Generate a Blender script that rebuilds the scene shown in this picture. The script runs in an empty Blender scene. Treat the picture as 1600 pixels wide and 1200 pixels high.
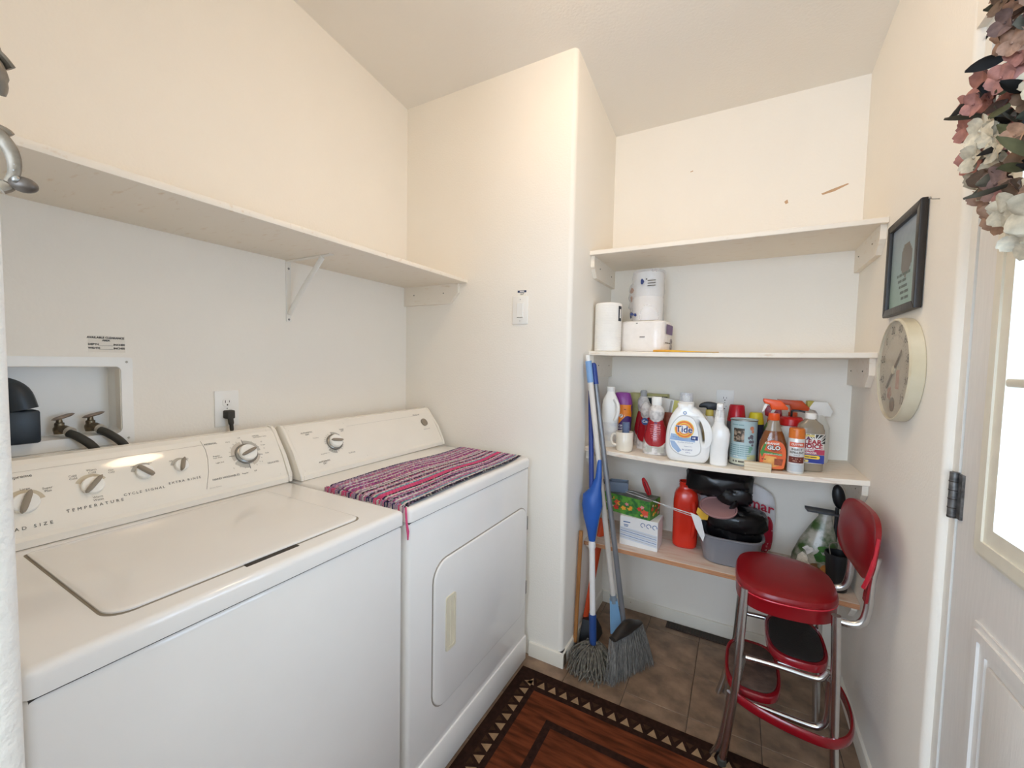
import bpy, bmesh, math, random
from mathutils import Vector, Matrix
random.seed(7)
C = bpy.context.scene.collection
SC = bpy.context.scene
PI = math.pi
def lin(h):
    if isinstance(h, str):
        h = h.lstrip('#'); c = [int(h[i:i+2], 16)/255 for i in (0, 2, 4)]
    else: c = h
    return tuple(x/12.92 if x <= .04045 else ((x+.055)/1.055)**2.4 for x in c) + (1,)

# ------------------------------------------------------------------ camera, sky, light, exposure
cam_d = bpy.data.cameras.new('camera'); cam = bpy.data.objects.new('camera', cam_d); C.objects.link(cam)
yaw, pit, rol, FPX = .502, -.0532, .0199, 646.78
fw = Vector((-math.sin(yaw)*math.cos(pit), math.cos(yaw)*math.cos(pit), math.sin(pit)))
rt = Vector((math.cos(yaw), math.sin(yaw), 0)); upv = rt.cross(fw)
r2 = math.cos(rol)*rt + math.sin(rol)*upv; u2 = -math.sin(rol)*rt + math.cos(rol)*upv
cam.matrix_world = Matrix(((r2.x, u2.x, -fw.x, 1.5567), (r2.y, u2.y, -fw.y, -1.6596), (r2.z, u2.z, -fw.z, 1.3404), (0, 0, 0, 1)))
cam_d.sensor_width = 36; cam_d.lens = FPX/1600*36; cam_d.clip_start = .02
SC.camera = cam
w = bpy.data.worlds.new('sky'); SC.world = w; w.use_nodes = True
bg = w.node_tree.nodes['Background']; bg.inputs[0].default_value = (.65, .80, 1.0, 1); bg.inputs[1].default_value = 9.8
LAMP_STRENGTH = 29.5
LAMP = (1.14, -.57)
SC.view_settings.view_transform = 'Standard'; SC.view_settings.look = 'None'
SC.view_settings.gamma = 1; SC.view_settings.use_curve_mapping = False
SC.view_settings.exposure = 0.0
SC.cycles.use_denoising = True
SC.cycles.max_bounces = 12; SC.cycles.diffuse_bounces = 8; SC.cycles.transparent_max_bounces = 12
def portal(name, loc, rot, sx, sy):
    d = bpy.data.lights.new(name, 'AREA'); d.shape = 'RECTANGLE'; d.size = sx; d.size_y = sy
    d.cycles.is_portal = True
    o = bpy.data.objects.new(name, d); C.objects.link(o); o.location = loc; o.rotation_euler = rot
portal('door_portal', (2.07, -.855, 1.48), (0, PI/2, 0), .95, .75)
portal('fill_portal', (1.0, -3.66, 1.55), (PI/2, 0, 0), 1.7, 1.5)  # portal of an unseen opening behind the camera, added for cool fill light

# ------------------------------------------------------------------ materials
MATS = {}
def mat(name, col, rough=.5, metal=0, var=.05, scale=9, bump=0, bscale=80, spec=.5, coat=0, emit=0, trans=0, ior=1.45, alpha=1, obj_var=0, stretch=None, col2=None, fac=None, attr=None):
    if name in MATS: return MATS[name]
    m = bpy.data.materials.new(name); m.use_nodes = True; MATS[name] = m
    N, L = m.node_tree.nodes, m.node_tree.links
    b = N['Principled BSDF']; c = lin(col)
    tc = N.new('ShaderNodeTexCoord'); mp = N.new('ShaderNodeMapping'); L.new(tc.outputs['Object'], mp.inputs[0])
    if stretch: mp.inputs['Scale'].default_value = stretch
    nz = N.new('ShaderNodeTexNoise'); nz.inputs['Scale'].default_value = scale; nz.inputs['Detail'].default_value = 4
    L.new(mp.outputs[0], nz.inputs['Vector'])
    rp = N.new('ShaderNodeValToRGB')
    if col2: c2 = lin(col2); a, z = c, c2
    else:
        a = tuple(max(0, x*(1-var)) for x in c[:3])+(1,); z = tuple(min(1, x*(1+var)) for x in c[:3])+(1,)
    rp.color_ramp.elements[0].position = fac[0] if fac else .3; rp.color_ramp.elements[1].position = fac[1] if fac else .7
    rp.color_ramp.elements[0].color = a; rp.color_ramp.elements[1].color = z
    L.new(nz.outputs['Fac'], rp.inputs[0]); out = rp.outputs[0]
    if attr:
        at = N.new('ShaderNodeAttribute'); at.attribute_name = attr
        mx = N.new('ShaderNodeMixRGB'); mx.blend_type = 'MULTIPLY'; mx.inputs[0].default_value = 1
        L.new(at.outputs['Color'], mx.inputs[1]); L.new(out, mx.inputs[2]); out = mx.outputs[0]
    if obj_var:
        oi = N.new('ShaderNodeObjectInfo'); hs = N.new('ShaderNodeHueSaturation'); ma = N.new('ShaderNodeMapRange')
        ma.inputs[3].default_value = 1-obj_var; ma.inputs[4].default_value = 1+obj_var
        L.new(oi.outputs['Random'], ma.inputs[0]); L.new(ma.outputs[0], hs.inputs['Value']); L.new(out, hs.inputs['Color']); out = hs.outputs[0]
    L.new(out, b.inputs['Base Color'])
    b.inputs['Roughness'].default_value = rough; b.inputs['Metallic'].default_value = metal
    b.inputs['Specular IOR Level'].default_value = spec; b.inputs['IOR'].default_value = ior
    b.inputs['Coat Weight'].default_value = coat; b.inputs['Coat Roughness'].default_value = .08
    b.inputs['Transmission Weight'].default_value = trans; b.inputs['Alpha'].default_value = alpha
    if emit:
        b.inputs['Emission Color'].default_value = c; b.inputs['Emission Strength'].default_value = emit
    if bump:
        n2 = N.new('ShaderNodeTexNoise'); n2.inputs['Scale'].default_value = bscale; n2.inputs['Detail'].default_value = 3
        L.new(mp.outputs[0], n2.inputs['Vector'])
        bp = N.new('ShaderNodeBump'); bp.inputs['Strength'].default_value = bump; bp.inputs['Distance'].default_value = .004
        L.new(n2.outputs['Fac'], bp.inputs['Height']); L.new(bp.outputs[0], b.inputs['Normal'])
    return m
PAINT = mat('wall_paint', '#f1ebe0', .72, var=.012, scale=3, bump=.22, bscale=130, spec=.3)
CEIL = mat('ceiling_paint', '#ece7de', .8, var=.01, scale=3, bump=.18, bscale=110, spec=.2)
TRIM = mat('trim_paint', '#e9e6de', .45, var=.03, scale=20)
BASEP = mat('baseboard_paint', '#e6e0d2', .5, scale=26, col2='#b89f84', fac=(.70, .76))
SHELFP = mat('shelf_paint', '#eee5d6', .5, scale=16, col2='#d8c0a0', fac=(.60, .86), stretch=(1, 4, 4))
SHELFW = mat('worn_shelf_paint', '#efe6d8', .6, scale=9, col2='#cfae90', fac=(.56, .84), stretch=(1.2, 5, 6), bump=.1)
SHELFO = mat('bare_shelf_wood', '#e0cfc0', .65, scale=9, col2='#c99c7c', fac=(.50, .85), stretch=(1.0, 6, 8), bump=.15)
WOODEDGE = mat('bare_wood_edge', '#c08a63', .6, var=.2, scale=14, stretch=(1, 8, 20))
TILE = mat('tile_vinyl', '#6b5645', .42, scale=11, col2='#9f836a', fac=(.34, .68), bump=.06, bscale=30, obj_var=.06)
GROUT = mat('grout', '#53473c', .8)
ENAMEL = mat('white_enamel', '#ece9e4', .10, var=.01, spec=.5)
PLAST = mat('almond_plastic', '#ece6da', .07, var=.015)
WPL = mat('white_plastic', '#f0eee8', .35, var=.02)
TAUPE = mat('taupe_plastic', '#8d8272', .4, var=.04)
LGREY = mat('dial_grey_print', '#b4b0a6', .5)
INK = mat('black_ink', '#2a2926', .6)
GINK = mat('grey_ink', '#6d675c', .6)
SEAM = mat('dark_seam', '#3a342c', .7)
CHROME = mat('chrome', '#d2d2d2', .24, metal=1, var=.05, scale=40)
STEEL = mat('steel', '#9d9c98', .35, metal=1, var=.1, scale=50)
CASTM = mat('cast_metal', '#9a8f80', .52, metal=.55, scale=60, col2='#6f675b', fac=(.35, .7), bump=.35, bscale=90)
BRASS = mat('old_brass', '#83765f', .4, metal=.8, scale=70, col2='#5e5444', bump=.2)
RUBBER = mat('black_rubber', '#37352f', .6, var=.1)
NAVYP = mat('dark_blue_plastic', '#242d35', .4, var=.1)
BLACKP = mat('black_plastic', '#17181a', .4, var=.1)
RED = mat('red_vinyl', '#820611', .34, var=.05, scale=14, coat=.12)
REDM = mat('red_enamel', '#860d1a', .25, var=.06, scale=20, coat=.4)
TREAD = mat('tread_rubber', '#4a3a33', .7, scale=30, col2='#6b5548', fac=(.4, .75), bump=.5, bscale=160)
TREAD2 = mat('dark_tread', '#25221f', .6, var=.2, bump=.4, bscale=160)
BAGBLK = mat('black_bag', '#0c0c0e', .28, var=.2, bump=.6, bscale=26)
GLASS = None

# ------------------------------------------------------------------ mesh builder
class MB:
    def __init__(s, M=None): s.bm = bmesh.new(); s.M = M or Matrix(); s.mi = 0; s.cols = {}
    def _add(s, verts, faces):
        vs = [s.bm.verts.new(s.M @ Vector(v)) for v in verts]; out = []
        for f in faces:
            try:
                fc = s.bm.faces.new([vs[i] for i in f]); fc.material_index = s.mi; out.append(fc)
            except ValueError: pass
        return vs, out
    def box(s, x0, x1, y0, y1, z0, z1, bev=0, seg=2, edges=None):
        vs, fs = s._add([(x, y, z) for x in (x0, x1) for y in (y0, y1) for z in (z0, z1)],
                        [(0, 1, 3, 2), (4, 6, 7, 5), (0, 4, 5, 1), (2, 3, 7, 6), (0, 2, 6, 4), (1, 5, 7, 3)])
        if bev:
            es = list({e for f in fs for e in f.edges})
            if edges: es = [e for e in es if edges((e.verts[0].co+e.verts[1].co)/2, (e.verts[1].co-e.verts[0].co).normalized())]
            bmesh.ops.bevel(s.bm, geom=es, offset=bev, segments=seg, profile=.5, affect='EDGES')
        return s
    def loft(s, rings, cap0=True, cap1=True, closed=True):
        n = len(rings[0]); vv = [p for r in rings for p in r]; ff = []
        for i in range(len(rings)-1):
            for j in range(n if closed else n-1):
                k = (j+1) % n; ff.append((i*n+j, i*n+k, (i+1)*n+k, (i+1)*n+j))
        if cap0 and closed: ff.append(tuple(range(n))[::-1])
        if cap1 and closed: ff.append(tuple((len(rings)-1)*n+j for j in range(n)))
        s._add(vv, ff); return s
    def lathe(s, prof, n=24, c=(0, 0), a0=0, a1=2*PI, caps=True):
        full = abs(a1-a0-2*PI) < 1e-6; m = n if full else n+1
        rings = [[(c[0]+r*math.cos(a0+(a1-a0)*j/n), c[1]+r*math.sin(a0+(a1-a0)*j/n), z) for j in range(m)] for r, z in prof]
        return s.loft(rings, caps, caps, full)
    def sup(s, prof, n=28, e=3.0):
        """stack of superellipse rings: (z, half width, half depth[, cx[, cy]])"""
        rings = []
        for p in prof:
            z, a, b = p[:3]; cx = p[3] if len(p) > 3 else 0; cy = p[4] if len(p) > 4 else 0; r = []
            for j in range(n):
                t = 2*PI*j/n; ct, st = math.cos(t), math.sin(t)
                r.append((cx+a*math.copysign(abs(ct)**(2/e), ct), cy+b*math.copysign(abs(st)**(2/e), st), z))
            rings.append(r)
        return s.loft(rings)
    def tube(s, pts, r, n=10, flat=1.0):
        pts = [Vector(p) for p in pts]; rs = r if isinstance(r, (list, tuple)) else [r]*len(pts)
        rings = []; nv = None
        for i, p in enumerate(pts):
            t = (pts[min(i+1, len(pts)-1)]-pts[max(i-1, 0)]).normalized()
            if nv is None:
                nv = t.orthogonal().normalized() if abs(t.z) < .999 else Vector((1, 0, 0))
            nv = (nv-t*nv.dot(t)).normalized(); bv = t.cross(nv)
            rings.append([p+rs[i]*(math.cos(2*PI*j/n)*nv+flat*math.sin(2*PI*j/n)*bv) for j in range(n)])
        return s.loft(rings)
    def ell(s, c, rx, ry, rz, nu=16, nv=10):
        return s.loft([[(c[0]+rx*math.sin(PI*max(i, .02 if i == 0 else i)/nv if i < nv else PI-.005)*math.cos(2*PI*j/nu),
                         c[1]+ry*math.sin(PI*max(i, .02 if i == 0 else i)/nv if i < nv else PI-.005)*math.sin(2*PI*j/nu),
                         c[2]-rz*math.cos(PI*i/nv)) for j in range(nu)] for i in range(nv+1)])
    def prism(s, out, y0, y1, bev=0, seg=2):
        """outline of (x, z), extruded along y"""
        n = len(out); vs, fs = s._add([(x, y0, z) for x, z in out]+[(x, y1, z) for x, z in out],
            [tuple(range(n)), tuple(range(2*n-1, n-1, -1))]+[(i, n+i, n+(i+1) % n, (i+1) % n) for i in range(n)])
        if bev:
            es = list({e for f in fs[:2] for e in f.edges})
            bmesh.ops.bevel(s.bm, geom=es, offset=bev, segments=seg, profile=.5, affect='EDGES')
        return s
    def quad(s, *p): s._add(p, [tuple(range(len(p)))]); return s
    def grid(s, f, nu, nv, closed_u=False):
        vv = [f(i/nu, j/nv) for i in range(nu+1) for j in range(nv+1)]
        s._add(vv, [(i*(nv+1)+j, (i+1)*(nv+1)+j, (i+1)*(nv+1)+j+1, i*(nv+1)+j+1) for i in range(nu) for j in range(nv)]); return s
def mesh_of(mb, name, smooth=35, recalc=True):
    me = bpy.data.meshes.new(name)
    if recalc: bmesh.ops.recalc_face_normals(mb.bm, faces=mb.bm.faces)
    mb.bm.to_mesh(me); mb.bm.free()
    if smooth:
        for p in me.polygons: p.use_smooth = True
        me.set_sharp_from_angle(angle=math.radians(smooth))
    return me
def obj(name, mb, m, parent=None, smooth=35, recalc=True, **kw):
    me = mb if isinstance(mb, bpy.types.Mesh) else mesh_of(mb, name, smooth, recalc)
    if m is not None and len(me.materials) == 0:
        for x in (m if isinstance(m, (list, tuple)) else [m]): me.materials.append(x)
    o = bpy.data.objects.new(name, me); C.objects.link(o)
    if parent: o.parent = parent
    for k, v in kw.items(): o[k] = v
    return o
def thing(name, label, cat, loc=(0, 0, 0), rz=0, group=None, rx=0, ry=0):
    o = bpy.data.objects.new(name, None); C.objects.link(o); o.empty_display_size = .05
    o.location = loc; o.rotation_euler = (rx, ry, rz); o['label'] = label; o['category'] = cat
    if group: o['group'] = group
    return o
def struct(name, mb, m, parent=None, **kw):
    return obj(name, mb, m, parent, kind='structure', **kw) if not parent else obj(name, mb, m, parent, **kw)
def text(s, size, place, m, parent=None, name='lettering', align='CENTER', bold=0, space=1.0, sx=1.0, line=1.0, **kw):
    """lettering as flat mesh: place(x, y) gives the 3D point"""
    cu = bpy.data.curves.new('t', 'FONT'); cu.body = s; cu.size = size; cu.align_x = align; cu.align_y = 'CENTER'
    cu.offset = bold; cu.space_character = space; cu.resolution_u = 2; cu.space_line = line
    t = bpy.data.objects.new('t', cu); me = bpy.data.meshes.new_from_object(t)
    bpy.data.objects.remove(t)
    for v in me.vertices: v.co = Vector(place(v.co.x*sx, v.co.y))
    me.name = name
    return obj(name, me, m, parent, **kw)
def smudge(s, size, place, m, parent=None, align='CENTER', line=1.0, **kw):
    """print too small to read in the photograph: one low bar per word, as long as the word"""
    mb = MB(); rows = s.split('\n')
    for k, row in enumerate(rows):
        ws = [len(q)*size*.52 for q in row.split()]; tot = sum(ws)+size*.3*(len(ws)-1); x = 0 if align == 'LEFT' else -tot if align == 'RIGHT' else -tot/2
        yc = (len(rows)/2-.5-k)*size*line
        for wd in ws:
            n = max(1, int(wd/.008)); h = size*.26
            for i in range(n): mb.quad(place(x+wd*i/n, yc-h), place(x+wd*(i+1)/n, yc-h), place(x+wd*(i+1)/n, yc+h), place(x+wd*i/n, yc+h))
            x += wd+size*.3
    return obj('fine_print', mb, m, parent, smooth=0, kind='stuff')
def flat(x0, z0, y):
    return lambda x, t: (x0+x, y, z0+t)
def cyl(R, z0, a0=0.0, lift=.0006):
    return lambda x, t: ((R+lift)*math.sin(a0+x/R), -(R+lift)*math.cos(a0+x/R), z0+t)
def patch(mb, R, a0, a1, z0, z1, n=14, lift=.0003, e=None):
    rr = R+lift
    mb.grid(lambda u, v: (rr*math.sin(a0+(a1-a0)*u), -rr*math.cos(a0+(a1-a0)*u), z0+(z1-z0)*v), n, 1); return mb
def smooth_line(pts, n=6, closed=False):
    P = [Vector(p) for p in pts]; out = []; k = len(P)
    for i in range(k if closed else k-1):
        g = lambda j: P[j % k] if closed else P[min(max(j, 0), k-1)]
        p0, p1, p2, p3 = g(i-1), g(i), g(i+1), g(i+2)
        for q in range(n):
            t = q/n
            out.append(.5*((2*p1)+(p2-p0)*t+(2*p0-5*p1+4*p2-p3)*t*t+(3*p1-p0-3*p2+p3)*t**3))
    if not closed: out.append(P[-1])
    return out
def curve_solid(outlines, depth, bev, name='c', bres=3):
    """2D outlines (the first outer, the rest holes) of (x, z) to a puffed solid centred on y = 0"""
    mb = MB(); bm = mb.bm; caps = ([], [])
    steps = [(-1, bev*(1-math.sin(PI/2*k/bres)), depth/2-bev*(1-math.cos(PI/2*k/bres))) for k in range(bres+1)]
    for q, o in enumerate(outlines):
        o = [Vector(p) for p in o]; ar = sum(a.x*b.y-b.x*a.y for a, b in zip(o, o[1:]+o[:1]))
        if (ar > 0) != (q == 0): o = o[::-1]
        n = len(o); nor = []
        for i in range(n):
            e1 = (o[i]-o[i-1]).normalized(); e2 = (o[(i+1) % n]-o[i]).normalized(); v = Vector((-(e1.y+e2.y), e1.x+e2.x))
            v = v.normalized() if v.length > 1e-6 else Vector((-e1.y, e1.x)); c = max(.5, v.dot(Vector((-e1.y, e1.x)))); nor.append(v/c)
        lv = []
        for k in range(bres+1):
            f = PI/2*k/bres; lv.append((bev*(1-math.sin(f)), -(depth/2-bev*(1-math.cos(f)))))       # cap edge inwards .. side
        lv = [(a, y) for a, y in lv]; lv = lv+[(a, -y) for a, y in lv[::-1]]
        rings = [[bm.verts.new((p.x+m.x*a, y, p.y+m.y*a)) for p, m in zip(o, nor)] for a, y in lv]
        for r0, r1 in zip(rings[:-1], rings[1:]):
            for i in range(n): bm.faces.new((r0[i], r0[(i+1) % n], r1[(i+1) % n], r1[i]))
        for c, r in zip(caps, (rings[0], rings[-1])): c.extend(bm.edges.get((r[i], r[(i+1) % n])) for i in range(n))
    for c in caps: bmesh.ops.triangle_fill(bm, use_beauty=True, use_dissolve=False, edges=c)
    bmesh.ops.recalc_face_normals(bm, faces=bm.faces)
    me = bpy.data.meshes.new(name); bm.to_mesh(me); bm.free()
    for p in me.polygons: p.use_smooth = abs(p.normal.y) < .985
    me.set_sharp_from_angle(angle=math.radians(40))
    return me
def rrect(x0, x1, z0, z1, r, n=5):
    o = []
    for cx, cz, a in ((x1-r, z1-r, 0), (x0+r, z1-r, PI/2), (x0+r, z0+r, PI), (x1-r, z0+r, 1.5*PI)):
        for i in range(n+1): o.append((cx+r*math.cos(a+PI/2*i/n), cz+r*math.sin(a+PI/2*i/n)))
    return o
def frame_prism(mb, outer, inner, y0, y1):
    """ring between two outlines of equal length, front at y0"""
    n = len(outer)
    V = [(x, y, z) for y in (y0, y1) for o in (outer, inner) for x, z in o]
    F = []
    for i in range(n):
        j = (i+1) % n
        F += [(i, j, n+j, n+i), (2*n+i, 3*n+i, 3*n+j, 2*n+j), (i, 2*n+i, 2*n+j, j), (n+i, n+j, 3*n+j, 3*n+i)]
    mb._add(V, F); return mb

# ------------------------------------------------------------------ the room
XP, D, XR, YN = .9226, .6024, 1.9825, -1.56
def zc(x, y): return 2.6276+.0047*x-.1259*y
vert = lambda mid, d: abs(d.z) > .9
# ceiling: a slope rising towards the camera
mb = MB(); x0, x1, y0, y1 = -.3, 2.3, -3.9, .9
vs = [(x, y, zc(x, y)+h) for h in (0, .1) for x, y in ((x0, y0), (x1, y0), (x1, y1), (x0, y1))]
mb._add(vs, [(0, 3, 2, 1), (4, 5, 6, 7), (0, 1, 5, 4), (1, 2, 6, 5), (2, 3, 7, 6), (3, 0, 4, 7)])
struct('ceiling', mb, CEIL, smooth=0)
# left wall with the opening of the washer outlet box
BY0, BY1, BZ0, BZ1 = -1.47, -1.162, 1.112, 1.304
mb = MB(); T = -.12
for a in ((YN, BY0, 0, 3.1), (BY1, .1, 0, 3.1), (BY0, BY1, 0, BZ0), (BY0, BY1, BZ1, 3.1)): mb.box(T, 0, a[0], a[1], a[2], a[3])
struct('wall_left', mb, PAINT, smooth=0)
mb = MB(); mb.box(-.12, XP, 0, .72, 0, 2.9, bev=.022, seg=6, edges=lambda m, d: abs(d.z) > .9 and m.x > .5 and m.y < .1)
struct('wall_back', mb, PAINT)
mb = MB(); mb.box(XP-.05, XR+.1, D, D+.12, 0, 2.9); struct('wall_alcove', mb, PAINT, smooth=0)
mb = MB(); mb.box(XR, XR+.14, -.335, .72, 0, 3.1, bev=.014, seg=5, edges=lambda m, d: abs(d.z) > .9 and m.x < XR+.05 and m.y < 0)
mb.box(XR, XR+.14, -1.40, -.335, 2.095, 3.1); mb.box(XR, XR+.14, -3.72, -1.40, 0, 3.3)
struct('wall_right', mb, PAINT)
NEARP = mat('near_wall_paint', '#e6e2da', .7, var=.015, scale=3, bump=.7, bscale=120, spec=.3)
mb = MB(); mb.box(-.12, 1.012, -1.70, YN+.0045, 0, 3.1, bev=.014, seg=5, edges=lambda m, d: abs(d.z) > .9 and m.x > .5)
struct('wall_near', mb, NEARP)
mb = MB(); mb.box(-.12, 0, -3.72, -1.70, 0, 3.3); struct('wall_hall', mb, PAINT, smooth=0)
mb = MB()
for a in ((-.12, .15, 0, 3.3), (1.85, 2.1, 0, 3.3), (.15, 1.85, 0, .80), (.15, 1.85, 2.3, 3.3)): mb.box(a[0], a[1], -3.72, -3.6, a[2], a[3])  # opening in this unseen wall is added, sized for the daylight fill
struct('wall_front', mb, PAINT, smooth=0)
# floor with vinyl tiles
mb = MB(); mb.box(-.12, 2.12, -3.72, .72, -.08, -.0025)
floor = struct('floor', mb, GROUT, smooth=0)
P_ = .241; tm = None
for i in range(-3, 3):
    for j in range(-8, 3):
        xa = 1.44+P_*i; ya = .0+.245*j
        xb, yb = min(xa+P_, XR), min(ya+.245, D)
        full = xb-xa > P_-.001 and yb-ya > .2449
        if full and tm: me = tm
        else:
            t = MB(); t.box(.0012, xb-xa-.0012, .0012, yb-ya-.0012, -.004, 0, bev=.0012, seg=1, edges=lambda m, d: m.z > -.001)
            me = mesh_of(t, 'tile')
            if full: tm = me
        o = obj('tile', me, TILE, floor); o.location = (xa, ya, 0)
# baseboards
def base(name, x0, x1, y0, y1, side):
    mb = MB(); e = {'y': lambda m, d: m.z > .06 and m.y < y0+.003 and abs(d.x) > .9, 'x+': lambda m, d: m.z > .06 and m.x > x1-.003 and abs(d.y) > .9,
                    'x-': lambda m, d: m.z > .06 and m.x < x0+.003 and abs(d.y) > .9}[side]
    mb.box(x0, x1, y0, y1, 0, .064, bev=.007, seg=2, edges=e); struct(name, mb, BASEP)
base('baseboard_back', .765, XP+.011, -.011, .03, 'y')
base('baseboard_side', XP-.02, XP+.011, .0, D, 'x+')
base('baseboard_alcove', XP+.011, XR, D-.011, D, 'y')
base('baseboard_right', XR-.011, XR, -.33, D-.011, 'x-')

# ------------------------------------------------------------------ door and its frame
DX = XR+.016
mb = MB(); mb.box(DX, DX+.1, -.366, -.332, 0, 2.075); mb.box(DX, DX+.1, -1.40, -.332, 2.066, 2.10); mb.box(DX, DX+.1, -1.40, -1.325, 0, 2.075)
struct('trim_1', mb, TRIM, smooth=0)
mb = MB(); mb.box(DX+.045, DX+.1, -.378, -.366, 0, 2.066); struct('trim_2', mb, TRIM, smooth=0)
def dbox(mb, a, b, c, d, bev=.004, x0=DX+.003, x1=DX+.043): return mb.box(x0, x1, a, b, c, d, bev=bev, seg=2)
DOORP = mat('door_paint', '#e4e1dc', .42, scale=10, var=.03, stretch=(1, 14, 1.2), bump=.10, bscale=30)
GY0, GY1, GZ0, GZ1 = -1.178, -.532, 1.03, 1.90
mb = MB()
for a in ((-.368-.003, GY1, .005, 2.062), (-1.322, GY0, .005, 2.062), (GY0, GY1, .005, GZ0), (GY0, GY1, GZ1, 2.062)): dbox(mb, min(a[:2]), max(a[:2]), a[2], a[3], bev=0)
door = struct('door_1', mb, DOORP, smooth=0)
# lite frame with moulded profile, muntins, panes
MW = Matrix.Rotation(-PI/2, 4, 'Z'); MW.translation = Vector((DX+.003, 0, 0))   # local x -> -y, local -y -> -x
mb = MB(MW)
for (m0, m1, dep) in ((.060, .018, .007), (.050, .026, .013), (.040, -.006, .009)):
    frame_prism(mb, rrect(-GY1-m0, -GY0+m0, GZ0-m0, GZ1+m0, .004, 2), rrect(-GY1-m1, -GY0+m1, GZ0-m1, GZ1+m1, .003, 2), -dep, .001)
LITEP = mat('lite_frame_paint', '#e2dccb', .4, var=.04, scale=20)
obj('lite_frame', mb, LITEP, door, smooth=25, label='cream moulded frame around the glass')
ys = [GY0+(GY1-GY0)*i/3 for i in range(4)]; zs_ = [GZ0+(GZ1-GZ0)*i/3 for i in range(4)]
for k in (1, 2):
    mb = MB(); mb.box(DX-.004, DX+.018, ys[k]-.009, ys[k]+.009, GZ0, GZ1, bev=.005, seg=2); obj('muntin', mb, LITEP, door)
    mb = MB(); mb.box(DX-.005, DX+.017, GY0, GY1, zs_[k]-.009, zs_[k]+.009, bev=.005, seg=2); obj('muntin', mb, LITEP, door)
g = bpy.data.materials.new('pane_glass'); g.use_nodes = True; GLASS = g
N, L = g.node_tree.nodes, g.node_tree.links; N.remove(N['Principled BSDF'])
tr = N.new('ShaderNodeBsdfTransparent'); tr.inputs[0].default_value = (.93, .97, 1, 1); gl = N.new('ShaderNodeBsdfGlossy'); gl.inputs['Roughness'].default_value = .03
lw = N.new('ShaderNodeLayerWeight'); pw = N.new('ShaderNodeMath'); pw.operation = 'POWER'; pw.inputs[1].default_value = 5; fr = N.new('ShaderNodeMath'); fr.operation = 'MULTIPLY_ADD'; fr.name = 'Fresnel'; fr.inputs[1].default_value = .7; fr.inputs[2].default_value = .03; L.new(lw.outputs['Facing'], pw.inputs[0]); L.new(pw.outputs[0], fr.inputs[0]); ad = N.new('ShaderNodeMixShader'); L.new(fr.outputs[0], ad.inputs[0]); L.new(tr.outputs[0], ad.inputs[1]); L.new(gl.outputs[0], ad.inputs[2]); L.new(ad.outputs[0], N['Material Output'].inputs[0])
SPACER = mat('pane_spacer', '#4a5464', .5)
for a in range(3):
    for b in range(3):
        mb = MB(); mb.box(DX+.022, DX+.026, ys[a]+.002, ys[a+1]-.002, zs_[b]+.002, zs_[b+1]-.002)
        pn = obj('pane', mb, GLASS, door, smooth=0)
        mb = MB(MW); frame_prism(mb, [(-ys[a+1]+.012, zs_[b]+.012), (-ys[a]-.012, zs_[b]+.012), (-ys[a]-.012, zs_[b+1]-.012), (-ys[a+1]+.012, zs_[b+1]-.012)],
                          [(-ys[a+1]+.020, zs_[b]+.020), (-ys[a]-.020, zs_[b]+.020), (-ys[a]-.020, zs_[b+1]-.020), (-ys[a+1]+.020, zs_[b+1]-.020)], .028, .036)
        obj('spacer', mb, SPACER, pn, smooth=0, label='slate coloured spacer strip')
for (pa, pb, za, zb) in ((-.835, -.482, .22, .835), (-1.23, -.875, .22, .835)):
    mb = MB(MW); frame_prism(mb, rrect(-pb, -pa, za, zb, .003, 1), rrect(-pb+.05, -pa-.05, za+.05, zb-.05, .003, 1), -.004, .001)
    frame_prism(mb, rrect(-pb+.012, -pa-.012, za+.012, zb-.012, .003, 1), rrect(-pb+.03, -pa-.03, za+.03, zb-.03, .003, 1), -.009, .001)
    mb.box(-pb+.06, -pa-.06, -.006, .001, za+.06, zb-.06, bev=.005, seg=2)
    obj('raised_panel', mb, DOORP, door)
HING = mat('hinge_metal', '#7d7c7b', .4, metal=.7, scale=60, col2='#4c4b4a', fac=(.4, .7))
for hz in (1.06, .22, 1.88):
    mb = MB(); mb.tube([(DX-.006, -.3665, hz-.052), (DX-.006, -.3665, hz+.052)], .0085, 12)
    mb.box(DX-.002, DX+.003, -.366, -.340, hz-.05, hz+.05); mb.box(DX-.002, DX+.003, -.392, -.367, hz-.05, hz+.05)
    h = obj('hinge', mb, HING, door, label='grey metal hinge')
    for k in range(5):
        mb = MB(); zz = hz-.05+.02*k; mb.tube([(DX-.0062, -.3665, zz), (DX-.0062, -.3665, zz+.002)], .0089, 12); obj('knuckle_joint', mb, SEAM, h)

# ------------------------------------------------------------------ ceiling lamp (above the frame)
lz = zc(*LAMP)
lt = thing('ceiling_light', 'round white dome lamp fixed to the sloped ceiling', 'lamp', (LAMP[0], LAMP[1], lz-.11))
mb = MB(); mb.lathe([(.01, .13), (.15, .13), (.15, .085), (.14, .08), (.01, .08)], 32); obj('base', mb, TRIM, lt)
mb = MB(); mb.lathe([(.002, 0), (.05, .004), (.09, .018), (.115, .04), (.128, .075), (.128, .082)], 32, caps=True)
obj('dome_shade', mb, mat('lit_dome', (1.0, .866, .715), .4, emit=LAMP_STRENGTH, var=0), lt)

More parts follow.
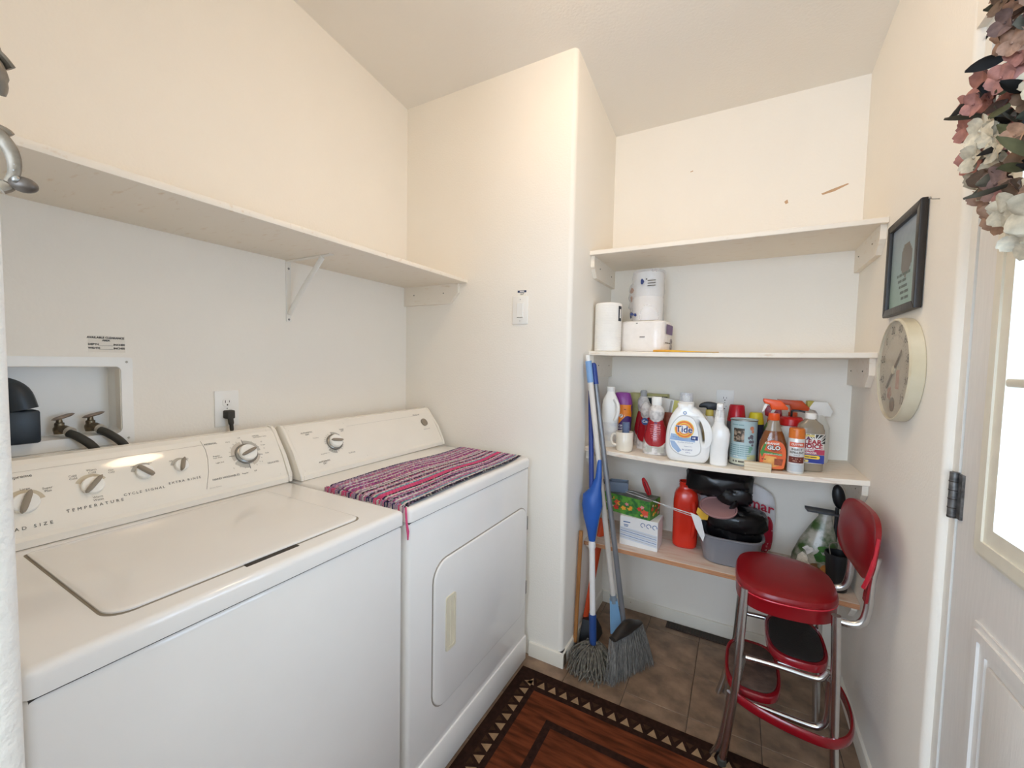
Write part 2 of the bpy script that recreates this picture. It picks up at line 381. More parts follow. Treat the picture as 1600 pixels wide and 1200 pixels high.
# ------------------------------------------------------------------ shelves
def cleat_outline(l, h, ch): return [(0, 0), (0, -h), (l-ch, -h), (l, -h+ch), (l, 0)]
def cleat(parent, x, y, along, l, h, ch, th, z, m=SHELFP, name='cleat'):
    """board on edge under a shelf end; along: direction vector away from the wall corner, th: thickness vector"""
    A, B = Vector(along), Vector(th); o = cleat_outline(l, h, ch); n = len(o); mb = MB()
    f = [Vector((x, y, z))+A*a+Vector((0, 0, 1))*b for a, b in o]
    mb._add(f+[p+B for p in f], [tuple(range(n)), tuple(range(2*n-1, n-1, -1))]+[(i, n+i, n+(i+1) % n, (i+1) % n) for i in range(n)])
    c = obj(name, mb, m, parent, smooth=0)
    for t in (.2, .75):
        q = Vector((x, y, z))+A*l*t+B+Vector((0, 0, -h*.45)); s = MB(); s.ell(q, .003, .003, .003, 8, 6); obj('nail_head', s, GINK, c)
    return c
def rag(x0, x1, y0, y1, z0, z1, sag=0, nx=16):
    mb = MB(); rings = []
    for i in range(nx+1):
        x = x0+(x1-x0)*i/nx; d = -sag*(1-((x-(x0+x1)/2)/((x1-x0)/2))**2); r = .002
        rings.append([(x, y0, z0+d+r), (x, y0+r, z0+d), (x, y1, z0+d), (x, y1, z1+d), (x, y0+r, z1+d), (x, y0, z1+d-r)])
    return mb.loft(rings)
sh = thing('wall_shelf', 'long white shelf high on the wall above the washer and dryer', 'shelf', (0, 0, 1.715))
mb = MB(); mb.box(.0, .391, YN+.001, -.0005, 0, .017, bev=.002); obj('board', mb, SHELFP, sh)
cleat(sh, 0, 0, (1, 0, 0), .345, .095, .05, (0, -.018, 0), 0)
br = MB(); br.box(.0005, .003, -.663, -.643, -.235, -.003); br.box(.0005, .255, -.663, -.643, -.003, -.0005)
bk = obj('bracket', br, TRIM, sh, smooth=0, label='white metal shelf bracket with diagonal brace')
mb = MB(); mb.tube([(.006, -.653, -.205), (.10, -.653, -.104), (.205, -.653, -.007)], .009, 10, .6); obj('brace', mb, TRIM, bk)
for z in (-.226, -.03):
    mb = MB(); mb.ell((.004, -.653, z), .003, .0045, .0045, 8, 6); obj('screw', mb, STEEL, bk)
SH = [('uppermost empty shelf of the alcove with chamfered end cleats', 1.842, .384, 0, SHELFP),
      ('second alcove shelf holding the paper rolls', 1.380, .356, .004, SHELFP),
      ('worn sagging alcove shelf crowded with cleaning bottles', .922, .3674, .020, SHELFW),
      ('lowest alcove shelf of bare wood carrying a grey tub', .455, .345, 0, SHELFO)]
for i, (lab, z, dep, sag, mm) in enumerate(SH):
    t = thing('alcove_shelf', lab, 'shelf', (0, 0, z))
    o = obj('board', rag(XP+.001, XR-.001, D-dep, D-.0005, 0, .020, sag), mm, t, smooth=30)
    if i == 3:
        mb = MB(); mb.box(XP+.002, XR-.002, D-dep-.0022, D-dep-.0004, .001, .019); obj('front_edge', mb, WOODEDGE, t, smooth=0, label='bare orange wood front edge')
    cl = dep-.02 if i < 3 else dep-.04
    h = .095 if i == 0 else .108 if i == 1 else .085 if i == 2 else .07
    cleat(t, XP+.0005, D, (0, -1, 0), cl, h, .045, (.018, 0, 0), 0)
    cleat(t, XR-.0005, D, (0, -1, 0), cl, h, .045, (-.018, 0, 0), 0)
def zs3(x): return .942-.020*(1-((x-1.4525)/.53)**2)+.0004
ZS2 = lambda x: 1.400-.004*(1-((x-1.4525)/.53)**2)+.0004
ZS4 = .4754

# ------------------------------------------------------------------ washer and dryer
def machine(kind, y0, y1, xf, label):
    t = thing(kind, label, 'appliance', (0, 0, 0))
    mb = MB(); mb.box(.09, xf-.004, y0+.003, y1-.003, .055, .8808, bev=.012, seg=3); obj('cabinet', mb, ENAMEL, t)
    mb = MB(); mb.box(.10, xf-.008, y0+.008, y1-.008, .872, .884); obj('seam', mb, SEAM, t, smooth=0)
    mb = MB(); mb.box(.12, xf-.05, y0+.02, y1-.02, .006, .06); obj('toe_panel', mb, ENAMEL, t)
    mb = MB(); mb.box(.085, xf, y0, y1, .8828, .923, bev=.015, seg=5, edges=lambda m, d: m.z > .92 or abs(d.z) > .9); top = obj('top', mb, ENAMEL, t)
    return t, top
WY0, WY1, WX = -1.512, -.808, .758
DY0, DY1, DXF = -.800, -.036, .766
washer, wtop = machine('washer', WY0, WY1, WX, 'white top-loading washing machine with four control knobs under the shelf')
# lid, a dark gap round it, and the finger recess
ML = Matrix(((0, 0, 1, 0), (1, 0, 0, 0), (0, 1, 0, 0), (0, 0, 0, 1)))      # outline (y, x) lying flat
def lid_outline(g):
    a, b, c, d = WY0+.103-g, WY1-.107+g, .286-g, .703+g; o = []
    for cy, cx, r, t0 in ((b, d, .024, 0), (a, d, .036, PI/2), (a, c, .008, PI), (b, c, .008, 1.5*PI)):
        sy, sx = (1 if cy == b else -1), (1 if cx == d else -1)
        for i in range(8): t = t0+PI/2*i/7; o.append((cy-sy*r+r*math.cos(t), cx-sx*r+r*math.sin(t)))
    return o
def slab(outs): mb = MB(); mb.loft([[(x, y, z) for y, x in lid_outline(g)] for g, z in outs]); return mb
obj('lid_gap', slab([(.004, .922), (.004, .9237)]), mat('lid_gap', '#8b8170', .6), washer, smooth=20)
lid = obj('lid', slab([(0, .923), (0, .9262), (-.002, .9278), (-.006, .9286), (-.03, .9290), (-.12, .9292)]), ENAMEL, washer, smooth=30, label='glossy white lid')
mb = MB(); mb.box(.700, .716, -1.207, -1.095, .9222, .9240, bev=.0005, seg=1); obj('finger_recess', mb, SEAM, lid)
# dryer front: kick panel, door
dryer, dtop = machine('dryer', DY0, DY1, DXF, 'white clothes dryer with front door beside the washer')
mb = MB(); mb.box(.12, DXF+.002, DY0+.004, DY1-.004, .006, .118, bev=.006, seg=2); obj('kick_panel', mb, ENAMEL, dryer)
MX = Matrix.Rotation(PI/2, 4, 'Z'); MX.translation = Vector((DXF-.004, 0, 0))    # local x -> y, local -y -> +x
do = rrect(-.690, -.062, .238, .716, .062, 6)
gap = curve_solid([rrect(-.693, -.059, .235, .719, .064, 6)], .006, .001); gap.transform(MX); obj('door_gap', gap, mat('door_gap', '#9b9388', .6), dryer)
dd = curve_solid([do], .016, .005); dd.transform(MX); ddoor = obj('door', dd, ENAMEL, dryer, label='rounded white front door')
mb = MB(MX); frame_prism(mb, rrect(-.635, -.585, .408, .588, .008, 3), rrect(-.627, -.593, .418, .578, .005, 3), -.0125, -.007)
mb.box(-.613, -.607, -.0118, -.007, .418, .578, bev=.001, seg=1)
mb.box(-.628, -.592, -.0105, -.007, .417, .579)
hd = obj('handle', mb, mat('handle_cream', '#ded5bd', .35), ddoor, label='cream recessed pull handle')
for za in (.635, .345):
    mb = MB(MX); mb.box(-.063, -.053, -.008, -.0005, za-.03, za+.03, bev=.002, seg=1); obj('hinge', mb, STEEL, dryer, label='steel door hinge')
# the control consoles: outline in (x, z), front panel rises from (0.245, 0.945)
def console(parent, y0, y1, xb, div, lean):
    ex = Vector((-lean, 0, .140)); PL = ex.length; ex.normalize(); nn = Vector((ex.z, 0, -ex.x)); o = Vector((xb, 0, .948)); BUL = .0055
    def prof(t): return o+ex*t+nn*(BUL*(1-(2*t/PL-1)**2))
    panel = [(q.x, q.z) for q in (prof(PL*i/14) for i in range(15))]
    oc = [(.09, .9245), (xb+.008, .9245), (xb+.008, .940)]+panel+[(xb-lean-.012, 1.098), (xb-lean-.03, 1.100), (.09, 1.07)]
    def pr_(o, ya, yb, bev):
        mb = MB(Matrix(((1, 0, 0, 0), (0, 1, 0, 0), (0, 0, 1, 0), (0, 0, 0, 1)))); return mb.prism(o, ya, yb, bev, 2)
    body = obj('console', pr_(oc, y0+.013, y1-.013, .0015), PLAST, parent, smooth=12, label='almond sloped control console')
    oe = [(.088, .9245), (xb+.010, .9245), (xb+.010, .941), (xb+.0035, .950), (xb-lean*.45+.0105, 1.014), (xb-lean+.003, 1.090), (xb-lean-.012, 1.101), (xb-lean-.03, 1.103), (.088, 1.072)]
    obj('end_cap', pr_(oe, y1-.0125, y1, .004), PLAST, parent); obj('end_cap', pr_(oe, y0, y0+.0125, .004), PLAST, parent)
    P = lambda y, t, l=.0008: prof(t)+Vector((0, y, 0))+nn*l      # y along the panel, t up the slope
    return body, P, ex, nn
def on_panel(P, yc, tc, l=.0009): return lambda x, t: P(yc+x, tc+t, l)
def disc(P, yc, tc, prof, n=32, m=None, name='dial', parent=None, **kw):
    mb = MB(); rings = [[P(yc+r*math.cos(2*PI*j/n), tc+r*math.sin(2*PI*j/n), h) for j in range(n)] for r, h in prof]
    return obj(name, mb.loft(rings), m, parent, **kw)
def blade(P, yc, tc, ang, L_, w0, h0, h1, m, parent, name='grip'):
    """the raised finger bar of a knob"""
    mb = MB(); ca, sa = math.cos(ang), math.sin(ang); rings = []
    for i in range(13):
        s = -1+2*i/12; ww = w0*math.sqrt(max(0, 1-s**4*.96)); x = s*L_
        r = []
        for (a, h) in ((-1, h0), (-.85, h1-.001), (-.5, h1), (.5, h1), (.85, h1-.001), (1, h0)):
            r.append(P(yc+x*ca-a*ww*sa, tc+x*sa+a*ww*ca, h))
        rings.append(r)
    return obj(name, mb.loft(rings), m, parent)
def ring(P, yc, tc, r0, r1, a0, a1, m, parent, name='dial_print', l=.0007, n=40):
    mb = MB(); mb.grid(lambda u, v: P(yc+(r0+(r1-r0)*v)*math.cos(a0+(a1-a0)*u), tc+(r0+(r1-r0)*v)*math.sin(a0+(a1-a0)*u), l), n, 1)
    return obj(name, mb, m, parent, smooth=0, recalc=False)
def ticks(P, yc, tc, r0, r1, angs, wd, m, parent, l=.0009):
    mb = MB()
    for a in angs:
        c, s = math.cos(a), math.sin(a)
        mb.quad(*[P(yc+r*c-k*s*wd, tc+r*s+k*c*wd, l) for r, k in ((r0, -1), (r1, -1), (r1, 1), (r0, 1))])
    return obj('dial_marks', mb, m, parent, smooth=0)
def line(P, pts, wd, m, parent, name='print_line', l=.0007):
    mb = MB()
    for (a, b), (c, d) in zip(pts[:-1], pts[1:]):
        v = Vector((c-a, d-b)); v = Vector((-v.y, v.x)).normalized()*wd
        mb.quad(P(a-v.x, b-v.y, l), P(c-v.x, d-v.y, l), P(c+v.x, d+v.y, l), P(a+v.x, b+v.y, l))
    return obj(name, mb, m, parent, smooth=0)
CAPW = mat('knob_white', '#efede6', .3)
wcon, P, ex, nn = console(washer, WY0+.004, WY1+.004, .240, 0, .082)
LBL = lambda s, sz, y, t, m=GINK, **k: text(s, sz, on_panel(P, y, t), m, wcon, **k)
def big_dial(P, yc, tc, R, ang, parent):
    k = disc(P, yc, tc, [(R, .0005), (R, .006), (R*.94, .008), (R*.80, .009)], m=mat('dial_skirt', '#8f8c86', .25, metal=.6), name='dial', parent=parent, label='large round cycle dial with silver skirt')
    disc(P, yc, tc, [(R*.80, .006), (R*.78, .018), (R*.70, .021), (.0005, .0215)], m=CAPW, name='dial_cap', parent=k)
    blade(P, yc, tc, ang, R*.74, R*.17, .02, .027, TAUPE, k)
    return k
yc, tc = -.925, .095
ring(P, yc, tc, .033, .046, PI*.03, PI*.50, LGREY, wcon); ring(P, yc, tc, .033, .044, PI*.55, PI*1.13, mat('dial_tan', '#c9bfb0', .5), wcon)
ring(P, yc, tc, .033, .046, PI*1.17, PI*1.5, LGREY, wcon); ring(P, yc, tc, .033, .042, PI*1.6, PI*1.92, mat('dial_tan', '#c9bfb0', .5), wcon)
ticks(P, yc, tc, .034, .050, (PI*.5, PI, PI*1.5, PI*1.93), .0007, INK, wcon)
ticks(P, yc, tc, .045, .049, [PI*q for q in (.12, .2, .3, .62, .7, .8, .9, 1.2, 1.3, 1.4, 1.65, 1.75, 1.85)], .0004, GINK, wcon)
big_dial(P, yc, tc, .033, .35, washer)
for s, sz, y, t, m in (('NORMAL', .0085, -1.012, .146, INK), ('CASUAL', .006, -.878, .152, INK), ('PERMANENT PRESS', .005, -.866, .146, GINK), ('DELICATES', .0075, -.852, .050, INK),
                       ('HAND WASHABLES', .0085, -.998, .034, INK), ('Regular', .006, -1.008, .104, INK), ('Super Wash', .005, -1.006, .098, GINK), ('Light Soil', .006, -1.004, .082, GINK),
                       ('12', .006, -.868, .128, GINK), ('8 Light', .005, -.866, .116, GINK), ('6', .006, -.866, .104, GINK), ('Soak', .006, -.862, .086, INK), ('Regular', .006, -.944, .034, INK),
                       ('Off', .006, -.93, .152, GINK), ('Off', .006, -.913, .035, GINK), ('Heavy', .005, -.965, .144, GINK), ('4', .006, -.885, .060, GINK), ('2', .006, -.972, .056, GINK)):
    LBL(s, sz, y, t, m)
line(P, [(-1.035, .160), (-1.030, .13), (-1.032, .10), (-1.040, .06), (-1.055, .012)], .0005, GINK, wcon)
line(P, [(-1.50, .146), (-1.034, .146)], .0004, mat('faint_ink', '#b3aa9a', .5), wcon)
line(P, [(-.838, .17), (-.838, .004)], .0003, LGREY, wcon)
LBL('Direct Drive', .006, -1.032, .012, LGREY)
for yk, tk, R, ang, a0, a1 in ((-1.100, .094, .0165, 1.25, .6, 2.9), (-1.182, .094, .0185, 2.3, .9, 2.9), (-1.283, .083, .021, .82, .5, 2.7), (-1.392, .071, .022, 1.22, .2, 2.6)):
    ring(P, yk, tk, R*1.02, R*1.45, a0, a1, LGREY if yk > -1.2 else mat('knob_tan', '#c3b79f', .5), wcon)
    k = disc(P, yk, tk, [(R, .0005), (R*.97, .010), (R*.88, .0115), (.0005, .012)], m=CAPW, name='knob', parent=washer, label='white control knob with taupe grip')
    blade(P, yk, tk, ang, R*1.12, R*.28, .009, .022, TAUPE, k)
disc(P, -1.182, .118, [(.0008, .0005), (.0008, .0006)], m=INK, name='dial_print', parent=wcon, n=8)
LBL('EXTRA RINSE', .009, -1.100, .050, INK, space=1.5); LBL('CYCLE SIGNAL', .009, -1.190, .044, INK, space=1.5)
LBL('TEMPERATURE', .010, -1.284, .034, INK, space=1.7); LBL('LOAD SIZE', .010, -1.395, .018, INK, space=1.7)
LBL('Cold\nCold', .007, -1.312, .112); LBL('Warm\nCold', .007, -1.278, .120); LBL('Hot\nCold', .006, -1.244, .112); LBL('Warm\nWarm', .007, -1.278, .050)
LBL('Off', .006, -1.120, .112); LBL('On', .006, -1.082, .112); LBL('On', .006, -1.165, .117); LBL('Off', .006, -1.202, .114)
LBL('Large', .007, -1.388, .104); LBL('Super\nPlus', .007, -1.355, .094); LBL('Supreme', .0105, -1.392, .134, INK)
con, P, ex, nn = console(dryer, DY0+.004, DY1+.014, .272, 0, .092)
LBL = lambda s, sz, y, t, m=GINK, **k: text(s, sz, on_panel(P, y, t), m, con, **k)
yc, tc = -.624, .088
ticks(P, yc, tc, .034, .040, [2*PI*q/26 for q in range(26) if q % 7], .0005, GINK, con); ring(P, yc, tc, .033, .044, PI*.2, PI*.5, LGREY, con); ring(P, yc, tc, .033, .044, PI*1.2, PI*1.48, LGREY, con)
big_dial(P, yc, tc, .032, -.2, dryer)
for s, sz, y, t in (('AUTOMATIC\nDRY', .008, -.715, .140), ('TIMED\nDRY', .007, -.570, .132), ('AUTOMATIC\nDRY', .008, -.690, .020), ('FLUFF AIR', .007, -.566, .034), ('Very Dry', .006, -.69, .118), ('Energy Preferred', .005, -.678, .052)): LBL(s, sz, y, t, INK if sz > .0065 else GINK)
line(P, [(-.548, .166), (-.500, .006)], .0005, LGREY, con); line(P, [(-.540, .146), (-.13, .146)], .0004, LGREY, con); line(P, [(-.775, .166), (-.772, .004)], .0003, LGREY, con); line(P, [(-.058, .166), (-.058, .004)], .0003, LGREY, con)
disc(P, -.108, .104, [(.019, .0005), (.019, .006), (.016, .0075), (.0005, .008)], m=TAUPE, name='start_button', parent=dryer, label='round taupe start button')
LBL('PUSH TO START', .006, -.108, .068); LBL('Whirlpool', .011, -.135, .150, INK)

# ------------------------------------------------------------------ rag rug on the dryer
PALE, PINK, HOT, NAV, BLK, LAV, TEAL, MAG = [lin(c) for c in ('#d9cfca', '#bd6a8e', '#d85a82', '#3d3a5c', '#333039', '#ab8fa6', '#6a9fab', '#a3588a')]
rows = [NAV, LAV, LAV, PINK, LAV, PALE, LAV, MAG, PALE, MAG, MAG, PALE, MAG, MAG, PINK, PALE, LAV, PALE, BLK, PINK, PALE, LAV, BLK, PINK, PALE, TEAL, HOT, HOT, HOT, BLK, PALE, PINK, LAV, BLK, MAG, PALE, LAV, PINK, TEAL, PALE, BLK, BLK]
mb = MB(); NR, NC = len(rows), 110; lay = mb.bm.loops.layers.float_color.new('Col')
def rugp(u, v):
    x = .402+.340*u+.012*math.sin(v*5)*(u-.5)+.006*math.sin(v*9+1); y = -.795+.735*v
    z = .9275+.0022*math.sin(v*14+u*5)*math.sin(u*7)+.0025
    if v < .0: pass
    d = max(0, (-.772-y)); z -= 2.2*d*d*20 if d < .02 else 0
    return x, y, z
for i in range(NR):
    for j in range(NC):
        v0, v1 = j/NC, (j+1)/NC; c = rows[i]
        if (j+i) % 2 and c not in (HOT,): c = tuple(.55*a+.45*b for a, b in zip(c, random.choice((PALE, NAV, c, LAV))))
        c = tuple(a*random.uniform(.85, 1.1) for a in c[:3])+(1,)
        def q(a, b, up): x, y, z = rugp((i+a)/NR, (j+b)/NC); return (x, y, z+up)
        h = .0016+.0008*((i+j) % 2)
        vs, fs = mb._add([q(0, 0, 0), q(1, 0, 0), q(1, 1, 0), q(0, 1, 0), q(.5, .08, h), q(.5, .92, h)], [(0, 1, 4), (1, 2, 5, 4), (2, 3, 5), (3, 0, 4, 5)])
        for f in fs:
            for lp in f.loops: lp[lay] = c
RAG = mat('woven_rag', (1, 1, 1), .9, attr='Col', bump=.5, bscale=400, spec=.1)
rr = obj('rag_rug', mb, RAG, smooth=60, label='pink striped woven rag rug lying on top of the dryer', category='rug')
mb = MB(); lay = mb.bm.loops.layers.float_color.new('Col')
ends = [(.408+.335*k/44, -.797) for k in range(45)]
for x, y in ends:
    n0 = len(mb.bm.faces); dz = random.uniform(.008, .018)
    mb.tube([(x, y+.004, .929), (x+random.uniform(-.002, .002), y-.0035, .928), (x, y-.0045, .928-dz)], .0022, 5); mb.bm.faces.ensure_lookup_table()
    c = random.choice((PINK, PALE, NAV, HOT, LAV))
    for f in mb.bm.faces[n0:]:
        for lp in f.loops: lp[lay] = c
obj('fringe', mb, RAG, rr, kind='stuff')
mb = MB(); lay = mb.bm.loops.layers.float_color.new('Col'); mb.tube([(.752, -.799, .927), (.757, -.8035, .915), (.760, -.8035, .885), (.765, -.8035, .862), (.765, -.8035, .838)], [.003, .003, .003, .004, .002], 7)
for f in mb.bm.faces:
    for lp in f.loops: lp[lay] = HOT
obj('tassel', mb, RAG, rr, label='bright pink tassel hanging into the gap')

# ------------------------------------------------------------------ left wall: outlet box, hoses, sticker, power outlet
RL = PI/2          # things on the left wall: local -y looks into the room (+x), local x runs along +y
bx = thing('washer_outlet_box', 'white recessed plumbing box in the wall behind the washer', 'plumbing box', (0, -1.312, 1.21), RL)
mb = MB(); hw, hz = .152, .096
MBX = bx
V = rrect(-hw, hw, -hz, hz, .014, 4)
mb = MB(); mb.loft([[(x, 0, z) for x, z in V], [(x*.97, .075, z*.97) for x, z in V]], cap0=False, cap1=True); obj('recess', mb, WPL, bx, smooth=40)
mb = MB(); frame_prism(mb, rrect(-.182, .178, -.126, .121, .006, 4), V, -.004, .0005); obj('flange', mb, WPL, bx, label='flat white rim')
mb = MB(); mb.box(-.19, .17, -.012, -.001, -.142, -.127, bev=.003); obj('drip_ledge', mb, TRIM, bx)
for x, z in ((.165, .108), (.165, -.112), (-.170, .108), (-.17, -.112)):
    mb = MB(); mb.ell((x, -.004, z), .0032, .002, .0032, 8, 6); obj('screw', mb, LGREY, bx)
for x, a in ((.036, .25), (.097, .15)):
    mb = MB(); mb.lathe([(.011, -.075), (.013, -.065), (.013, -.06), (.010, -.055), (.010, -.046), (.007, -.044), (.005, -.03)], 14); mb.tube([(0, 0, -.06), (.006, -.018, -.062), (.010, -.03, -.066)], [.009, .011, .011], 10)
    v = obj('valve', mb, BRASS, bx); v.location = (x, .04, -.012)
    mb = MB(); mb.sup([(-.034, .020, .009), (-.031, .026, .011), (-.028, .021, .009)], 20, 2.0); h = obj('valve_handle', mb, mat('valve_handle', '#8e7f72', .45, metal=.4), v, label='oval worn tap handle'); h.rotation_euler = (0, -.18-a*.4, a)
    mb = MB(); mb.tube([(.010, -.028, -.066), (.013, -.037, -.069)], [.0125, .0125], 12); obj('coupling_ring', mb, mat('pale_washer', '#c9c3b6', .4, metal=.3), v)
for x, lab in ((.044, 'black rubber supply hose from the tap nearer the dark drain hose'), (.105, 'black rubber supply hose from the tap nearer the power outlet')):
    mb = MB(); mb.tube(smooth_line([(x, .0, -.083), (x+.012, -.018, -.092), (x+.035, -.035, -.12), (x+.052, -.045, -.165), (x+.058, -.05, -.22)], 5), .0105, 12)
    h = obj('supply_hose', mb, RUBBER, label=lab, category='hose', group='washer supply hoses'); h.location = (0, -1.312, 1.21); h.rotation_euler = (0, 0, RL)
dh = thing('drain_hose', 'dark blue grey drain hose elbow hooked into the plumbing box', 'hose', (0, -1.262, 1.21), RL)
mb = MB(); mb.tube(smooth_line([(-.150, .045, -.10), (-.150, .04, -.02), (-.143, .03, .028), (-.122, .0, .045), (-.100, -.02, .030), (-.090, -.026, -.01)], 5), .026, 14); obj('elbow', mb, NAVYP, dh)
mb = MB(); mb.box(-.122, -.064, -.040, .02, -.094, -.012, bev=.006); obj('hose_guide', mb, NAVYP, dh)
mb = MB(); mb.quad((.0, -.0005, 0), (.078, -.0005, 0), (.078, -.0005, .046), (.0, -.0005, .046))
st = thing('clearance_sticker', 'clear wall sticker with black clearance wording above the plumbing box', 'sticker', (0, -1.226, 1.345), RL)
obj('film', mb, mat('sticker_film', '#e2d8c4', .35, alpha=.10), st, smooth=0)
for s, z, sz, x, al in (('AVAILABLE CLEARANCE', .040, .0072, .037, 'CENTER'), ('AREA', .0325, .0066, .037, 'CENTER'), ('DEPTH', .021, .0072, .0, 'LEFT'), ('INCHES', .021, .0072, .077, 'RIGHT'), ('WIDTH', .011, .0072, .0, 'LEFT'), ('INCHES', .011, .0072, .077, 'RIGHT')):
    text(s, sz, flat(x, z, -.0009), INK, st, align=al, bold=.0003)
for z in (.0175, .0075):
    mb = MB(); mb.quad((.022, -.0009, z), (.052, -.0009, z), (.052, -.0009, z+.0007), (.022, -.0009, z+.0007)); obj('print_line', mb, INK, st, smooth=0)
def receptacle(parent, z):
    mb = MB(); V = [(max(-.0148, min(.0148, .0172*math.cos(a))), z+.0172*math.sin(a)*.86) for a in [2*PI*i/28 for i in range(28)]]
    mb.prism(V, -.0072, -.004, bev=.0006, seg=1); r = obj('receptacle', mb, WPL, parent)
    mb = MB(); mb.box(-.0075, -.0055, -.0076, -.0072, z-.001, z+.008); mb.box(.0055, .0072, -.0076, -.0072, z, z+.007); mb.ell((0, -.0073, z-.008), .0026, .0004, .0026, 10, 6); obj('slots', mb, SEAM, r, smooth=0, kind='stuff')
def outlet(name, label, loc, rz):
    t = thing(name, label, 'outlet', loc, rz)
    mb = MB(); mb.box(-.0385, .0385, -.005, -.0003, -.062, .062, bev=.002, seg=2); obj('cover_plate', mb, WPL, t)
    receptacle(t, .0205); receptacle(t, -.0205)
    mb = MB(); mb.ell((0, -.0052, 0), .0022, .0008, .0022, 8, 6); obj('screw', mb, STEEL, t); return t
outlet('power_outlet', 'white duplex outlet on the wall behind the washer with a black plug', (0, -.882, 1.16), RL)
outlet('power_outlet', 'white duplex outlet on the alcove wall half hidden by bottles', (1.50, D, 1.163), 0)
pl = thing('power_plug', 'black plug with its cord in the outlet above the washer', 'plug', (0, -.882, 1.1395), RL)
mb = MB(); mb.loft([[(x, -.0085, z) for x, z in rrect(-.015, .015, -.013, .015, .004, 3)], [(x, -.026, z) for x, z in rrect(-.0145, .0145, -.014, .0145, .004, 3)], [(x, -.032, z) for x, z in rrect(-.011, .011, -.013, .010, .004, 3)]]); obj('plug_body', mb, RUBBER, pl)
mb = MB(); mb.tube(smooth_line([(0, -.024, -.010), (.001, -.027, -.03), (.002, -.028, -.05), (.003, -.030, -.075), (.004, -.035, -.11)], 4), [.0085]*5+[.006]*4+[.0048]*8, 10); obj('cord', mb, RUBBER, pl)
# light switch on the partition
sw = thing('light_switch', 'white rocker light switch on the partition beside the shelf end', 'switch', (.682, 0, 1.573))
mb = MB(); mb.box(-.039, .039, -.005, -.0003, -.062, .062, bev=.002, seg=2); obj('cover_plate', mb, WPL, sw)
mb = MB(); mb.box(-.017, .017, -.0062, -.0045, -.034, .034, bev=.0008, seg=1); mbk = obj('rocker_frame', mb, WPL, sw)
mb = MB(); mb.prism([(-.0145, -.0315), (.0145, -.0315), (.0145, .0315), (-.0145, .0315)], -.0085, -.006, bev=.001, seg=1); rk = obj('rocker', mb, WPL, sw); rk.rotation_euler = (.05, 0, 0)
mb = MB(); mb.box(-.0145, .0145, -.0066, -.0061, -.034, -.0305); obj('rocker_gap', mb, GINK, sw, smooth=0)
for z in (.048, -.048):
    mb = MB(); mb.ell((0, -.0052, z), .0022, .0008, .0022, 8, 6); obj('screw', mb, STEEL, sw)
st = thing('switch_sticker', 'small white sticker with a navy band above the light switch', 'sticker', (.688, 0, 1.6365))
mb = MB(); mb.box(-.022, .022, -.0008, -.0001, 0, .025); obj('paper', mb, mat('sticker_paper', '#f3efe4', .5), st, smooth=0)
mb = MB(); mb.quad((-.022, -.001, .015), (.022, -.001, .015), (.022, -.001, .0245), (-.022, -.001, .0245)); obj('print_band', mb, mat('navy_ink', '#2b3a5e', .5), st, smooth=0)
smudge('NOTICE', .007, flat(0, .020, -.0013), WPL, st); smudge('DO NOT USE\nSWITCH', .0045, flat(0, .0075, -.001), GINK, st)

# ------------------------------------------------------------------ right wall: picture, thermometer, nail
pic = thing('picture_frame', 'small dark wooden frame with a faded printed verse on the wall', 'picture', (XR, .003, 1.656), -PI/2)
BLKW = mat('dark_frame_wood', '#2b2622', .4, scale=40, var=.25, stretch=(1, 1, .2), bump=.15)
W2, H2 = .142, .147
for nm, o4 in (('left', [(-W2, -H2), (-W2+.024, -H2+.024), (-W2+.024, H2-.024), (-W2, H2)]), ('right', [(W2-.024, -H2+.024), (W2, -H2), (W2, H2), (W2-.024, H2-.024)]),
               ('top', [(-W2, H2), (-W2+.024, H2-.024), (W2-.024, H2-.024), (W2, H2)]), ('bottom', [(-W2, -H2), (W2, -H2), (W2-.024, -H2+.024), (-W2+.024, -H2+.024)])):
    mb = MB(); mb.prism(o4, -.020, -.0012, bev=.004, seg=2); obj('frame_rail', mb, BLKW, pic)
def pcol(x, z):
    t = (z+.12)/.24; a, b = (.60, .70, .62), (.62, .65, .70); c = [p+(q-p)*min(1, max(0, t)) for p, q in zip(a, b)]
    d = ((x-.018)/.045)**2+((z-.012)/.05)**2
    if d < 1: c = [.45, .39, .33]
    return lin(c)
mb = MB(); lay = mb.bm.loops.layers.float_color.new('Col'); ng = 30
mb.grid(lambda u, v: (-.12+.24*u, -.009, -.125+.25*v), ng, ng)
for f in mb.bm.faces:
    cc = f.calc_center_median(); c = pcol(cc.x, cc.z)
    for lp in f.loops: lp[lay] = c
PGL = GLASS.copy(); PGL.name = 'matte_glass'; PGL.node_tree.nodes['Fresnel'].inputs[1].default_value = .25; PGL.node_tree.nodes['Glossy BSDF'].inputs['Roughness'].default_value = .15
art = obj('print', mb, mat('print_paper', (1, 1, 1), .4, attr='Col', scale=60, var=.12), pic, smooth=0)
for i, s in enumerate(('In the quiet of', 'this home', 'we gather', 'with love', 'and rest')):
    smudge(s, .016, flat(-.055+.012*i, -.030-.018*i, -.0095), mat('verse_ink', '#5c665c', .6), art, align='LEFT')
mb = MB(); mb.quad((-.12, -.0125, -.125), (.12, -.0125, -.125), (.12, -.0125, .125), (-.12, -.0125, .125)); obj('glass', mb, PGL, pic, smooth=0)
nl = thing('wall_nail', 'bent nail sticking out of the wall beside the picture', 'nail', (XR, -.20, 1.775), -PI/2)
mb = MB(); mb.tube([(0, .002, 0), (.004, -.016, .001), (.008, -.020, .003)], .0013, 6); obj('shank', mb, STEEL, nl)
mb = MB(); mb.ell((.0085, -.021, .0032), .003, .003, .003, 8, 6); obj('head', mb, STEEL, nl)
th = thing('thermometer', 'large round yellowed dial thermometer hung below the picture', 'thermometer', (XR, -.048, 1.339), -PI/2)
